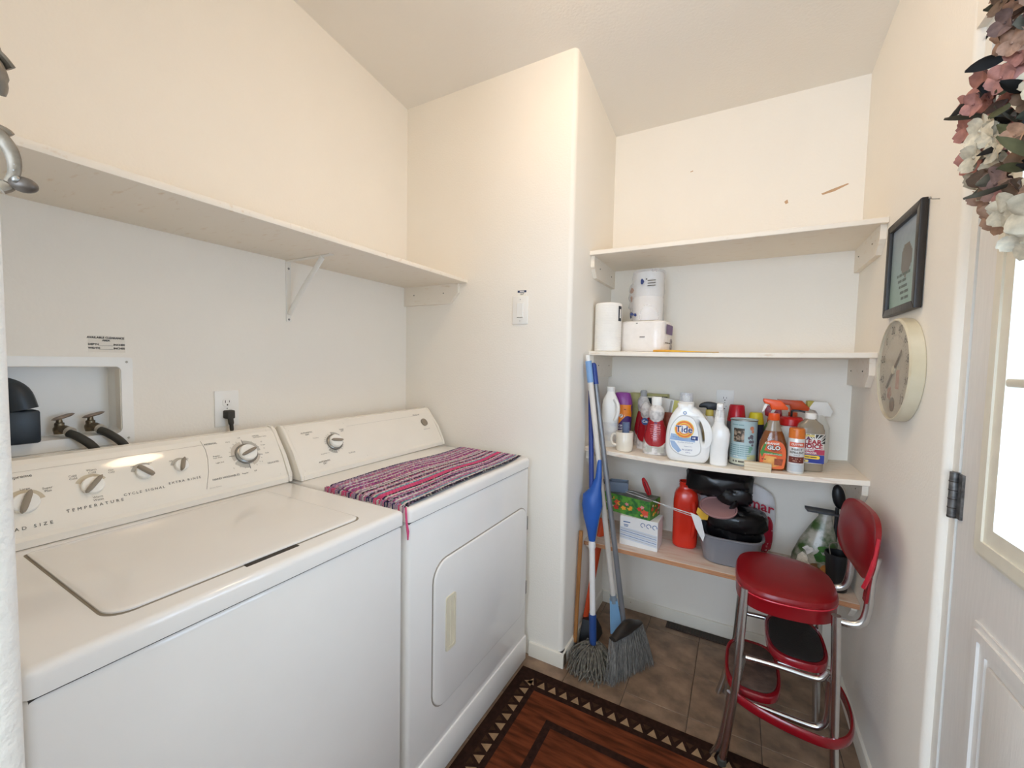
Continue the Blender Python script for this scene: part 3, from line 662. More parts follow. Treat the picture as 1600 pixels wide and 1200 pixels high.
AGED = mat('aged_plastic', '#d9d0b8', .35, scale=9, col2='#c8bc9d', fac=(.4, .8)); R = .151
MT = Matrix.Rotation(PI/2, 4, 'X')     # lathe axis z -> -y
mb = MB(MT); mb.lathe([(R-.002, .0005), (R, .003), (R, .030), (R-.004, .034), (R-.007, .034), (R-.007, .025), (.001, .024)], 56); obj('case', mb, AGED, th)
mb = MB(MT); mb.lathe([(R-.0075, .0262), (R-.0075, .0268), (.001, .0268)], 56)
obj('dial', mb, mat('dial_face', '#c4bcab', .5, scale=14, col2='#aea698', fac=(.35, .75)), th)
CLR = bpy.data.materials.new('dusty_lens'); CLR.use_nodes = True
N, L = CLR.node_tree.nodes, CLR.node_tree.links; b = N['Principled BSDF']; b.inputs['Base Color'].default_value = lin('#cfc6b2'); b.inputs['Roughness'].default_value = .12; b.inputs['Alpha'].default_value = .22
nz = N.new('ShaderNodeTexNoise'); nz.inputs['Scale'].default_value = 30; mr = N.new('ShaderNodeMapRange'); mr.inputs[3].default_value = .1; mr.inputs[4].default_value = .38; L.new(nz.outputs['Fac'], mr.inputs[0]); L.new(mr.outputs[0], b.inputs['Alpha'])
mb = MB(MT); mb.lathe([(R-.008, .033), (R*.7, .036), (R*.3, .0375), (.001, .038)], 56, caps=False); obj('lens', mb, CLR, th, label='dusty clear lens')
for i, v in enumerate(range(-60, 121, 20)):
    a = math.radians(225-270*i/9); q = R*.80
    text(str(v), .034, flat(q*math.cos(a), q*math.sin(a), -.0274), mat('dial_ink', '#3d3732', .6), th)
mb = MB()
for i in range(46):
    a = math.radians(225-270*i/45); c, s = math.cos(a), math.sin(a); r0 = R*.62 if i % 5 == 0 else R*.66
    mb.quad(*[(r*c-k*s*.0008, -.0274, r*s+k*c*.0008) for r, k in ((r0, -1), (R*.70, -1), (R*.70, 1), (r0, 1))])
obj('dial_marks', mb, mat('dial_ink', '', .6), th, smooth=0, kind='stuff')
mb = MB(); mb.quad((.02, -.0274, -.055), (.048, -.0274, -.055), (.048, -.0274, .0), (.02, -.0274, .0)); obj('printed_flower', mb, mat('faded_red', '#b58478', .6, scale=50, col2='#c4a795'), th, smooth=0)
for k in range(5):
    a = k*2*PI/5; mb = MB(MT); mb.M = Matrix.Translation((-.03+.012*math.cos(a), -.0275, -.07+.012*math.sin(a)))@MT; mb.lathe([(.009, 0), (.009, .0003), (.0005, .0003)], 12); obj('printed_flower', mb, mat('faded_red', '', .6), th)
mb = MB(); mb.prism([(-.062, -.052), (-.056, -.058), (.062, .052), (.058, .058)], -.0300, -.0290); obj('needle', mb, mat('needle', '#6c5d55', .5), th)
mb = MB(MT); mb.lathe([(.012, .027), (.012, .031), (.001, .0312)], 16); obj('hub', mb, AGED, th)
mb = MB(MT); mb.M = Matrix.Translation((0, 0, -.102))@MT; mb.lathe([(.021, .027), (.021, .0285), (.001, .0288)], 20); obj('humidity_dial', mb, mat('humid', '#7c7266', .5), th)

# ------------------------------------------------------------------ can opener on the near wall end
co = thing('can_opener', 'old cast metal crank can opener with knob mounted on the near wall edge', 'can opener', (1.012, -1.6225, 1.53), 0)
def L_(u): return u
mb = MB()
mb.box(.0005, .006, -.03, .03, -.055, .06, bev=.003); obj('mounting_plate', mb, CASTM, co)
mb = MB(); mb.tube(smooth_line([(.006, .0, .022), (.030, .027, .032), (.046, .0495, .026), (.050, .0555, .012), (.048, .0545, .004)], 5), [.014]*5+[.012]*5+[.011]*5+[.009]*5+[.006], 12, .7); obj('jaw', mb, CASTM, co)
mb = MB(); mb.tube(smooth_line([(.03, .024, .043), (.046, .046, .040), (.050, .0575, .032), (.050, .0635, .025)], 5), [.008]*5+[.006]*5+[.004]*6, 10, .6); obj('blade_lever', mb, CASTM, co)
mb = MB(Matrix.Translation((.052, .050, .014))@Matrix.Rotation(PI/2, 4, 'Y')@Matrix.Scale(1, 4)); mb.lathe([(.0085, -.004), (.0085, .004), (.006, .006), (.001, .0065)], 16); obj('drive_gear', mb, CASTM, co)
mb = MB(); cr = smooth_line([(.046, .036, -.018), (.050, .052, -.024), (.053, .0605, -.036), (.054, .0625, -.050), (.053, .0595, -.062), (.052, .0545, -.067)], 6)
mb.tube(cr, [.0046+.0006*math.sin(i*.2) for i in range(len(cr)-6)]+[.0058]*6, 12, .75); ck = obj('crank', mb, CASTM, co)
for k in range(7):
    p = cr[7+k*2]; mb = MB(); mb.ell((p.x+.0022, p.y-.0008, p.z), .0016, .0010, .0013, 8, 6); obj('raised_letter', mb, STEEL, ck)
mb = MB(); mb.tube(smooth_line([(.03, .036, -.020), (.045, .0575, -.021), (.047, .0625, -.024)], 4), [.0035]*5+[.003]*4, 8); obj('cutting_arm', mb, CASTM, co)
KNB = mat('knob_brown', '#5f564e', .4, metal=.4, scale=60, var=.2)
mb = MB(Matrix.Translation((.0615, .0650, -.0625))@Matrix.Rotation(.25, 4, 'Y')@Matrix.Rotation(.35, 4, 'Z')); mb.ell((0, 0, 0), .0105, .0066, .0058, 18, 12); kb = obj('knob', mb, KNB, co, label='dark oval crank knob')
mb = MB(); mb.ell((.0655, .0605, -.0610), .003, .0025, .003, 10, 8); obj('rivet', mb, STEEL, kb)

# ------------------------------------------------------------------ shelf goods
LABW = mat('label_white', '#efeee9', .4, var=.02)
def lab(name, c, r=.4, **k): return mat(name, c, r, **k)
def bottle_at(name, label, cat, x, y, rz=0, z=None, **k): return thing(name, label, cat, (x, y, zs3(x) if z is None else z), rz, **k)
def plate(mb, x0, x1, z0, z1, y): mb.quad((x0, y, z0), (x1, y, z0), (x1, y, z1), (x0, y, z1)); return mb
def sheet(mb, outline, y): mb._add([(x, y, z) for x, z in outline], [tuple(range(len(outline)))]); return mb
# white bleach-like bottle
t = bottle_at('bleach_bottle', 'tall white plastic bottle beside the pole tops at the shelf end', 'bottle', 1.006, .358, .25)
mb = MB(); mb.sup([(0, .036, .034), (.006, .040, .038), (.20, .040, .038), (.225, .037, .035), (.245, .028, .027), (.262, .019, .019), (.27, .018, .018)], 32, 3); obj('body', mb, WPL, t)
mb = MB(); mb.lathe([(.0185, .268), (.0195, .27), (.0195, .290), (.017, .293), (.001, .2935)], 24); obj('cap', mb, WPL, t)
mb = MB(); mb.tube(smooth_line([(.018, -.034, .235), (.034, -.044, .21), (.036, -.046, .17), (.024, -.040, .13)], 5), .009, 10); obj('handle', mb, WPL, t)
mb = MB(); mb.sup([(.03, .0404, .0384), (.12, .0404, .0384)], 32, 3); obj('label_sleeve', mb, lab('worn_sleeve', '#dcdad6', scale=30, col2='#bfc0c4', fac=(.5, .75)), t)
# purple and orange scent booster bottle
t = bottle_at('laundry_bottle', 'purple capped laundry bottle with an orange label behind the mug', 'bottle', 1.042, .452, .10)
PUR = mat('purple_plastic', '#8e3f92', .3); DPUR = mat('violet_plastic', '#4b2a6e', .35)
pr_ = [(0, .036, .028), (.006, .040, .032), (.05, .043, .034), (.16, .048, .036), (.195, .049, .036), (.205, .048, .035)]
mb = MB(); mb.sup(pr_, 32, 2.6); obj('body', mb, DPUR, t)
mb = MB(); mb.sup([(.204, .049, .036), (.225, .046, .034), (.255, .038, .029), (.262, .034, .026), (.265, .02, .015)], 32, 2.6); obj('cap', mb, PUR, t)
ORG = lab('orange_label', '#ee8a22'); mb = MB()
def fr_y(z): return -(.0345+.002*min(1, max(0, (z-.05)/.12)))-.0008
lowb = lambda u: .100+.042*(1-math.cos(u*PI))*.5-.010*math.sin(u*2*PI)
mb.grid(lambda u, v: ((-.0465+.093*u), -.0385*(1-abs(2*u-1)**2.6*.94)**(1/2.6)-.0012, lowb(u)+(.2035-lowb(u))*v), 24, 4)
obj('label', mb, ORG, t, label='orange swoosh label')
smudge('CLEAN FRESH', .0085, flat(0, .180, -.0392), lab('brown_ink', '#7c3d12'), t)
mb = MB(MT); mb.M = Matrix.Translation((0, -.0385, .148))@MT; V = [(.019 if i % 2 else .015) for i in range(32)]
mb._add([(V[i]*math.cos(2*PI*i/32), V[i]*math.sin(2*PI*i/32), .0004) for i in range(32)], [tuple(range(32))]); obj('emblem', mb, LABW, t, smooth=0)
mb = MB(MT); mb.M = Matrix.Translation((0, -.0391, .148))@MT; mb.lathe([(.0125, .0003), (.001, .0004)], 20); obj('emblem', mb, lab('brown_ink', ''), t)
mb = MB(MT); mb.M = Matrix.Translation((0, -.0397, .148))@MT; mb.lathe([(.0095, .0003), (.001, .0004)], 20); obj('emblem', mb, LABW, t)
mb = MB(); sheet(mb, [(-.0055, .144), (-.003, .142), (.003, .151), (.006, .149), (.0035, .1555), (-.001, .153), (.001, .1515)], -.0404); obj('emblem', mb, lab('brown_ink', ''), t, smooth=0)
text('SCENT', .012, flat(0, .098, -.0386), LABW, t, bold=.0004); text('BOOSTER', .012, flat(0, .084, -.0382), LABW, t, bold=.0004)
# mug
CREAM = mat('cream_glaze', '#e9e0cf', .18, coat=.3)
t = bottle_at('mug', 'plain cream mug holding a clear plastic tube at the shelf edge', 'mug', 1.092, .304, .35)
mb = MB(); mb.lathe([(.032, 0), (.036, .003), (.0385, .012), (.0395, .03), (.0405, .089), (.0395, .0905), (.0375, .089), (.0365, .02), (.001, .012)], 36); obj('body', mb, CREAM, t)
mb = MB(); mb.tube(smooth_line([(-.036, -.004, .077), (-.052, -.006, .078), (-.061, -.007, .058), (-.055, -.006, .034), (-.036, -.004, .028)], 6), .0052, 10, 1.3); obj('handle', mb, CREAM, t)
CLP = mat('clear_plastic', '#d7dbe2', .08, alpha=.28)
t = bottle_at('measuring_tube', 'short clear bluish plastic tube standing in the cream mug', 'tube', 1.098, .302, .1, z=zs3(1.092)+.0135)
mb = MB(); mb.lathe([(.001, 0), (.0155, .001), (.0165, .010), (.0175, .122), (.0165, .122), (.0155, .012), (.001, .01)], 24); obj('tube_wall', mb, mat('blue_clear', '#7f8fae', .1, alpha=.55), t)
mb = MB(); mb.lathe([(.0150, .012), (.0160, .118), (.001, .118)], 20); obj('filling', mb, mat('deep_blue', '#39405f', .3, alpha=.75), t)
# three red foaming soap bottles
CRIM = mat('crimson_soap', '#a3121f', .12, coat=.4); MARB = mat('white_marbled', '#e4e0dc', .3, scale=40, col2='#b5b0ad', fac=(.45, .62))
for i, (x, y, hh, lb) in enumerate(((1.226, .346, .95, 'red soap bottle nearest the shelf edge with a white ribbed neck'), (1.166, .425, .94, 'red soap bottle with a round blue label behind the front one'),
                                (1.137, .492, 1.05, 'red soap bottle with clear pump cap farthest back beside the purple one'))):
    t = bottle_at('soap_bottle', lb, 'bottle', x, y, (.1, -.2, .2)[i], group='red soap bottles')
    s = (.92, .72, .72)[i]
    def sc(p): return [(z*hh, a*s, b*s) for z, a, b in p]
    body = [(0, .050, .034), (.008, .058, .040), (.03, .060, .041), (.09, .055, .037), (.135, .045, .032), (.16, .037, .027), (.168, .032, .024)]
    mb = MB(); mb.sup(sc(body), 36, 2.4); obj('body', mb, CRIM, t)
    mb = MB(); rings = []
    for k in range(7):
        q = []
        for j in range(40):
            a = 2*PI*j/40; top = .036+.040*abs(math.cos(a))**2; z = (.001+(top)*k/6)
            f = (z-.03)/.06; hwid = (.0605-.0055*max(0, f))*s+.0008; hd = (.0415-.0043*max(0, f))*s+.0008
            if z < .008: hwid -= .0012*s; hd -= .001*s
            ct, st = math.cos(a), math.sin(a)
            q.append((hwid*math.copysign(abs(ct)**(2/2.4), ct), hd*math.copysign(abs(st)**(2/2.4), st), z*hh))
        rings.append(q)
    mb.loft(rings); obj('wave_sleeve', mb, MARB, t, label='white marbled wave round the foot')
    mb = MB(); pk = [(.160, .030), (.172, .033), (.180, .038), (.200, .0405), (.212, .041), (.222, .038), (.232, .030), (.240, .022)]
    pr2 = [(r*s*.95*(1+.0), z*hh) for z, r in pk]; mb.lathe(pr2+[(.001, .241*hh)], 28); obj('neck_collar', mb, MARB, t)
    mb = MB(); 
    if i == 0: mb.sup([(.238*hh, .020, .016), (.243*hh, .023, .018), (.272*hh, .024, .018), (.280*hh, .021, .015), (.2805*hh, .008, .006)], 24, 2.6); obj('pump_head', mb, WPL, t)
    elif i == 1: mb.lathe([(.013, .238*hh), (.013, .248*hh), (.001, .249*hh)], 18); obj('pump_head', mb, MARB, t)
    else: mb.lathe([(.016, .238*hh), (.017, .262*hh), (.012, .268*hh), (.001, .269*hh)], 20); obj('pump_head', mb, mat('grey_clear', '#b9b9b9', .15, alpha=.8), t)
    fy = lambda z: -.0385*s
    BLUL = lab('blue_label', '#2a4f8e')
    if i == 1:
        mb = MB(MT); mb.M = Matrix.Translation((.006, -.0305, .138))@MT; mb.lathe([(.017, 0), (.017, .001), (.001, .0012)], 24); obj('label', mb, BLUL, t)
        text('Co', .020, flat(.007, .138, -.0322), LABW, t, bold=.0006)
    if i == 0:
        for k in range(7):
            smudge(('FOAMING HAND SOAP', 'gentle formula', 'CLEANS AND SOFTENS', 'with moisturisers', 'for everyday use', 'rinses clean', 'NET 7.5 FL OZ')[k], .0052, lambda px, pz, k=k: (px, -.0290-.0012*k-.0045, .139-.0098*k+pz), mat('pink_ink', '#d98a8c', .5), t)
        mb = MB(); mb.box(-.040, .040, -.0385, -.0381, .012, .040); lb2 = obj('label', mb, lab('grey_label', '#c9c8bf', scale=80, col2='#b2b3a4'), t, smooth=0)
        for (a, b, c) in ((-.033, -.012, LGREY), (.012, .024, LGREY), (.028, .038, LGREY)):
            mb = MB(); mb.box(a, b, -.0389, -.0384, .018, .036); obj('label_panel', mb, c, lb2, smooth=0)
        text('Co', .011, flat(.0, .148, -.0305), BLUL, t, bold=.0004)
# boxes behind
YG = mat('yellow_green_card', '#c4bf86', .6, scale=20, col2='#aaa56a'); KRAFT = mat('pale_card', '#d8cfae', .6)
t = bottle_at('light_bulb_box', 'long yellow green card box at the back wall behind the red bottles', 'box', 1.150, .566, 0)
mb = MB(); mb.box(-.095, .095, -.032, .032, .0, .262, bev=.002, seg=1); obj('carton', mb, YG, t)
mb = MB(); mb.box(-.015, .095, -.0335, -.0322, .228, .252); obj('print_panel', mb, INK, t, smooth=0); mb = MB(); mb.box(.02, .07, -.0345, -.0336, .234, .246); obj('print_panel', mb, YG, t, smooth=0)
t = bottle_at('window_box', 'small yellow box with a dark window above the red bottles', 'box', 1.155, .527, 0)
mb = MB(); mb.box(-.032, .032, -.0035, .0035, 0, .252, bev=.0015, seg=1); obj('carton', mb, KRAFT, t)
mb = MB(); mb.box(-.022, .022, -.0045, -.0036, .212, .244); obj('window', mb, mat('dark_window', '#2b3236', .2), t, smooth=0)
mb = MB(); mb.box(-.030, .030, -.0045, -.0036, .203, .208); obj('print_line', mb, INK, t, smooth=0)
t = bottle_at('tilted_card_box', 'white and yellow box tilted sideways above the red bottles', 'box', 1.232, .500, 0)
mb = MB(Matrix.Rotation(.14, 4, 'Y')); mb.box(-.042, .042, -.020, .020, .01, .250, bev=.0015, seg=1); obj('carton', mb, LABW, t)
mb = MB(Matrix.Rotation(.14, 4, 'Y')); mb.box(.018, .0425, -.0206, -.0201, .18, .250); obj('print_panel', mb, lab('yellow_print', '#d8cf6a'), t, smooth=0)
mb = MB(Matrix.Rotation(.14, 4, 'Y')); mb.box(.002, .012, -.0206, -.0201, .185, .245); obj('print_panel', mb, LGREY, t, smooth=0)
t = bottle_at('brown_pouch', 'dark red brown pouch with an orange stripe beside the white jug', 'pouch', 1.276, .430, 0)
mb = MB(); mb.sup([(0, .034, .022), (.02, .038, .025), (.12, .037, .02), (.17, .034, .008), (.19, .034, .002)], 24, 3); obj('body', mb, mat('brown_foil', '#6d1f1b', .3, scale=25, col2='#8d4a2c'), t)
mb = MB(); mb.box(.012, .036, -.0262, -.0255, .06, .16); obj('stripe', mb, ORG, t, smooth=0)
# big white detergent jug
TW = mat('glossy_white_jug', '#f1f0ec', .22, coat=.2)
t = bottle_at('detergent_jug', 'big white detergent jug with a round orange and yellow logo', 'bottle', 1.370, .302, .05)
o1 = smooth_line([(-.050, .0, 0), (-.074, .007, 0), (-.086, .030, 0), (-.090, .08, 0), (-.086, .14, 0), (-.073, .19, 0), (-.056, .222, 0), (-.045, .237, 0), (-.043, .254, 0), (.016, .254, 0), (.020, .238, 0), (.044, .222, 0), (.070, .188, 0), (.086, .14, 0), (.0895, .08, 0), (.086, .030, 0), (.074, .007, 0), (.050, .0, 0)], 5, True)
hole = smooth_line([(.043, .166, 0), (.048, .178, 0), (.060, .168, 0), (.070, .145, 0), (.073, .118, 0), (.069, .095, 0), (.060, .093, 0), (.057, .11, 0), (.050, .145, 0)], 4, True)
me = curve_solid([[(p.x, p.y) for p in o1], [(p.x, p.y) for p in hole][::-1]], .105, .022, bres=4); obj('body', me, TW, t)
mb = MB(); mb.lathe([(.029, .236), (.031, .240), (.031, .256), (.028, .259), (.001, .2595)], 28, (-.0135, 0)); obj('neck', mb, TW, t)
mb = MB(); mb.lathe([(.013, .259), (.014, .262), (.014, .284), (.010, .286), (.001, .2865)], 20, (-.0135, 0)); obj('spout', mb, TW, t)
mb = MB(); mb.lathe([(.027, .258), (.028, .266), (.027, .296), (.025, .296), (.0255, .266), (.025, .26)], 28, (-.0135, 0), caps=False); obj('measuring_cap', mb, CLP, t, label='clear measuring cap')
ys = -.0526
DROP = smooth_line([(-.012, .200, 0), (-.040, .190, 0), (-.065, .150, 0), (-.071, .10, 0), (-.062, .06, 0), (-.03, .036, 0), (.02, .032, 0), (.046, .045, 0), (.052, .07, 0), (.044, .11, 0), (.036, .15, 0), (.020, .188, 0)], 5, True)
mb = MB(); sheet(mb, [(p.x, p.y) for p in DROP], ys-.0004); obj('label', mb, lab('jug_label', '#f3f3f0'), t, smooth=0)
mb = MB(); sheet(mb, [(p.x*1.06+.0005, (p.y-.11)*1.05+.11) for p in DROP], ys-.0001); obj('label_rim', mb, lab('rim_grey', '#c7c6c2'), t, smooth=0)
mb = MB(); sheet(mb, [(-.067, .122), (-.03, .118), (.030, .106), (.030, .090), (-.0705, .094)], ys-.0007); obj('label_wash', mb, lab('pale_blue', '#a9c0dc', scale=20, col2='#8aa5cb'), t, smooth=0)
mb = MB(); sheet(mb, [(-.070, .09), (-.052, .09), (-.022, .05), (-.035, .040), (-.06, .062)], ys-.0007); obj('label_wash', mb, lab('pale_blue', ''), t, smooth=0)
def circ(cx, cz, r, y, m, nm='logo', n=36, r0=None):
    mb = MB()
    if r0 is None: sheet(mb, [(cx+r*math.cos(2*PI*i/n), cz+r*math.sin(2*PI*i/n)) for i in range(n)], y)
    else: mb.grid(lambda u, v: (cx+(r0+(r-r0)*v)*math.cos(2*PI*u), y, cz+(r0+(r-r0)*v)*math.sin(2*PI*u)), n, 1)
    return obj(nm, mb, m, t, smooth=0)
YEL = lab('logo_yellow', '#f4cf4a'); OR2 = lab('logo_orange', '#e8792b'); NVY = lab('logo_navy', '#1f3478')
lx, lz_ = -.014, .143
circ(lx, lz_, .039, ys-.0010, YEL); circ(lx, lz_, .0355, ys-.0013, OR2, r0=.0275); circ(lx, lz_, .0275, ys-.0012, YEL); circ(lx, lz_, .0235, ys-.0015, OR2, r0=.0185); circ(lx, lz_, .0185, ys-.0014, LABW)
text('Tide', .039, flat(lx-.001, lz_-.001, ys-.0020), LABW, t, bold=.0022, sx=.95); text('Tide', .039, flat(lx-.001, lz_-.001, ys-.0025), NVY, t, bold=.0008, sx=.95)
text('free & gentle', .0115, flat(-.030, .108, ys-.0012), lab('soft_blue_ink', '#6f92c4'), t); text('HE', .010, flat(.026, .108, ys-.0020), LABW, t, bold=.0004)
mb = MB(); sheet(mb, [(.014, .099), (.041, .099), (.041, .117), (.014, .117)], ys-.0014); obj('label_badge', mb, NVY, t, smooth=0)
text('free of dyes and perfumes', .0058, flat(-.008, .086, ys-.0012), NVY, t); text('fragrance free', .0055, flat(.004, .070, ys-.0012), NVY, t); text('96 LOADS', .0095, flat(.0, .055, ys-.0012), NVY, t); text('4.55 L', .008, flat(.004, .044, ys-.0012), NVY, t)
circ(-.014, .214, .0075, ys-.0006, lab('seal_blue', '#5f83b4')); circ(-.014, .214, .0045, ys-.0009, LABW)
# spray bottle with black trigger, behind
def trigger(parent, z, m, s=1.0, flip=1, nozzle=None, mc=None):
    o = [(-.034, .012), (-.036, .030), (-.028, .042), (.006, .047), (.036, .040), (.050, .026), (.046, .016), (.018, .016), (.012, .004), (-.012, .004)]
    P2 = smooth_line([(a*s*flip, b*s+z, 0) for a, b in o], 3, True)
    me = curve_solid([[(p.x, p.y) for p in P2]], .024*s, .006*s, bres=2); obj('trigger_head', me, m, parent)
    mb = MB(); mb.tube(smooth_line([(-.020*s*flip, 0, z+.016*s), (-.033*s*flip, 0, z+.002*s), (-.034*s*flip, 0, z-.018*s)], 4), .0045*s, 8); obj('trigger_lever', mb, mc or m, parent)
t = bottle_at('spray_bottle', 'white spray bottle with a black trigger and yellow collar behind the jug', 'bottle', 1.442, .470, .1)
mb = MB(); mb.sup([(0, .034, .022), (.006, .037, .025), (.14, .037, .025), (.165, .030, .022), (.182, .015, .014), (.19, .013, .013)], 28, 2.8); obj('body', mb, WPL, t)
mb = MB(); mb.lathe([(.016, .186), (.0175, .188), (.0165, .214), (.012, .216), (.001, .2162)], 20); obj('collar', mb, lab('yellow_collar', '#d9c25a'), t)
trigger(t, .208, BLACKP, .92, -1)
mb = MB(); mb.box(-.028, .022, -.0262, -.0254, .03, .14); obj('label', mb, lab('olive_label', '#a89a6a', scale=30, col2='#c9b787'), t, smooth=0)
# white trigger bottle seen edge on
t = bottle_at('cleaner_bottle', 'slim plain white bottle with ribbed neck beside the jug', 'bottle', 1.494, .288, 0)
mb = MB(); mb.sup([(0, .030, .026), (.005, .034, .030), (.06, .034, .030), (.10, .036, .031, .002), (.135, .037, .031, .003), (.155, .034, .028, 0), (.172, .022, .022, -.003), (.184, .019, .019, -.003)], 30, 2.8); obj('body', mb, TW, t)
mb = MB(); prf = []
for k in range(5): z0 = .184+.010*k; prf += [(.0195-.0012*k, z0), (.0205-.0012*k, z0+.005), (.0195-.0012*k, z0+.0098)]
mb.lathe(prf+[(.001, .235)], 22, (-.003, 0)); obj('ribbed_neck', mb, TW, t)
mb = MB(); mb.box(-.015, .010, -.030, .024, .232, .262, bev=.006, seg=3); mb.box(-.010, .006, -.036, -.028, .243, .257, bev=.002); obj('sprayer_head', mb, TW, t)
mb = MB(); mb.tube([(-.003, -.022, .236), (-.003, -.030, .222), (-.003, -.030, .204)], .004, 8); obj('trigger_lever', mb, TW, t)
# red capped and yellow capped aerosols
def aerosol(label, x, y, R, h, body, cap, ch, z=None):
    t = bottle_at('aerosol_can', label, 'can', x, y)
    mb = MB(); mb.lathe([(R*.94, 0), (R, .004), (R, h), (R*.92, h+.008), (.001, h+.009)], 32); obj('body', mb, body, t)
    mb = MB(); mb.lathe([(R*.97, h+.004), (R*.98, h+.01), (R*.80, h+ch*.9), (R*.70, h+ch), (.001, h+ch+.001)], 32); obj('cap', mb, cap, t); return t
aerosol('grey aerosol can with a red cap behind the pale blue tin', 1.553, .456, .038, .168, mat('grey_can', '#5b5960', .3, metal=.3), mat('red_cap', '#b71426', .25), .078)
aerosol('dark blue aerosol can with a yellow cap behind the pale blue tin', 1.628, .444, .032, .162, mat('navy_can', '#23263c', .3), mat('yellow_cap', '#d3c12a', .3), .054)
# pale blue tin
TINB = mat('pale_blue_tin', '#b6cdd0', .35)
t = bottle_at('tin_can', 'pale blue tin with a brown photo panel on the shelf edge', 'tin', 1.583, .360, 0)
R = .0505; mb = MB(); mb.lathe([(R, .0), (R+.0015, .002), (R, .005), (R, .186), (R+.0015, .189), (R+.0015, .193), (R-.001, .1935), (R-.002, .189), (.001, .188)], 44); obj('body', mb, TINB, t)
for z in (.001, .188):
    mb = MB(); mb.lathe([(R+.001, z), (R+.0026, z+.001), (R+.0026, z+.004), (R+.001, z+.005)], 44, caps=False); obj('rim', mb, STEEL, t, label='steel rim')
mb = MB(); patch(mb, R, -.80, .05, .100, .158); obj('photo_panel', mb, mat('photo_panel', '#40382e', .4, scale=70, col2='#b09a86', fac=(.45, .62)), t, recalc=False)
mb = MB(); patch(mb, R, -1.5, 1.5, .006, .030); obj('label_band', mb, lab('cream_label', '#d8d9c4'), t, recalc=False)
mb = MB(); patch(mb, R, .30, 1.1, .03, .048); obj('label_band', mb, lab('lime_label', '#d3d39a'), t, recalc=False)
FRU = mat('fruit_print', '#6f6a72', .5); FR2 = mat('peach_print', '#d58a6c', .5); GRN = mat('leaf_print', '#7fae97', .5)
for a, z, r, m in ((.62, .160, .009, FR2), (.70, .146, .006, FR2), (.42, .120, .006, FRU), (.60, .126, .008, FRU), (.52, .104, .007, FRU), (.72, .104, .007, FRU), (.66, .118, .005, FRU), (.58, .076, .009, GRN), (.50, .062, .006, GRN), (.70, .090, .005, FRU)):
    mb = MB(); n = 12; rr_ = R+.0006; mb._add([(rr_*math.sin(a+r*math.cos(2*PI*i/n)/R), -rr_*math.cos(a+r*math.cos(2*PI*i/n)/R), z+r*math.sin(2*PI*i/n)) for i in range(n)], [tuple(range(n))]); obj('printed_spot', mb, m, t, smooth=0)
for k in range(6): smudge('fresh picked and gently sealed', .0058, cyl(R, .086-.0085*k, -.34), mat('teal_ink', '#7fa3a6', .5), t)
smudge('ORCHARD BLEND', .0075, cyl(R, .172, -.5), mat('teal_ink', '', .5), t); smudge('8 x 100', .014, cyl(R, .018, -.35), GINK, t); smudge('NET WT', .007, cyl(R, .040, -.55), LABW, t)
# orange trigger wood cleaner bottle
ORP = mat('orange_plastic', '#e8561e', .3)
t = bottle_at('wood_cleaner_bottle', 'amber spray bottle with bright orange trigger and orange label', 'bottle', 1.687, .316, .05)
mb = MB(); AMB = mat('amber_fluid', '#6d3a1c', .08, coat=.5, scale=14, col2='#8a5122', fac=(.3, .8))
mb.sup([(0, .042, .028), (.006, .049, .033), (.07, .050, .034), (.11, .047, .033), (.145, .036, .028), (.158, .030, .025)], 36, 2.7); obj('body', mb, AMB, t)
mb = MB(); mb.sup([(.1575, .0302, .0252), (.175, .024, .022), (.196, .020, .019), (.206, .0165, .0165)], 30, 2.4); obj('shoulder', mb, mat('clear_shoulder', '#a99a86', .1, alpha=.75, coat=.4), t)
mb = MB(); mb.lathe([(.019, .200), (.0205, .203), (.0195, .228), (.001, .229)], 22); obj('collar', mb, ORP, t)
mb = MB(); o = [(-.040, .286), (.020, .281), (.046, .252), (.044, .244), (-.012, .243), (-.018, .262), (-.036, .267), (-.042, .276)]
me = curve_solid([o], .030, .005, bres=2); obj('trigger_head', me, ORP, t)
mb = MB(); mb.prism([(-.036, .264), (-.022, .266), (-.036, .234), (-.044, .232)], -.006, .006, bev=.002); obj('trigger_lever', mb, WPL, t, label='white trigger lever')
yf = -.0352; o = smooth_line([(-.040, .012, 0), (.028, .010, 0), (.040, .03, 0), (.042, .08, 0), (.030, .112, 0), (.0, .122, 0), (-.030, .112, 0), (-.044, .08, 0), (-.046, .03, 0)], 5, True)
mb = MB(); sheet(mb, [(p.x, p.y) for p in o], yf); obj('label', mb, lab('orange_red_label', '#df5a2c', scale=14, col2='#e8743a'), t, smooth=0)
mb = MB(); sheet(mb, [(-.046, .07), (-.034, .105), (-.020, .118), (-.030, .085), (-.038, .05)], yf-.0004); obj('label_patch', mb, lab('green_patch', '#4c8a3c'), t, smooth=0)
mb = MB(); sheet(mb, [(-.036, .068), (.030, .062), (.030, .070), (-.036, .078)], yf-.0006); obj('label_patch', mb, lab('green_patch', ''), t, smooth=0)
mb = MB(); sheet(mb, [(-.038, .02), (.0, .014), (.022, .022), (.010, .056), (-.028, .06)], yf-.0004); obj('label_patch', mb, lab('yellow_patch', '#eebf6a', scale=25, col2='#d97f3a'), t, smooth=0)
mb = MB(); sheet(mb, [(.004, .024), (.030, .024), (.034, .05), (.004, .05)], yf-.0006); obj('label_patch', mb, lab('table_print', '#7a3a24', scale=60, col2='#a95430'), t, smooth=0)
text('4 IN 1\nPOLISH', .007, flat(-.012, .130, -.0330), LABW, t); text('ORANGE', .012, flat(-.006, .109, yf-.0010), LABW, t, bold=.0004); text('GLO', .022, flat(.000, .092, yf-.0013), INK, t, bold=.0028); text('GLO', .022, flat(.000, .092, yf-.0018), LABW, t, bold=.0008)
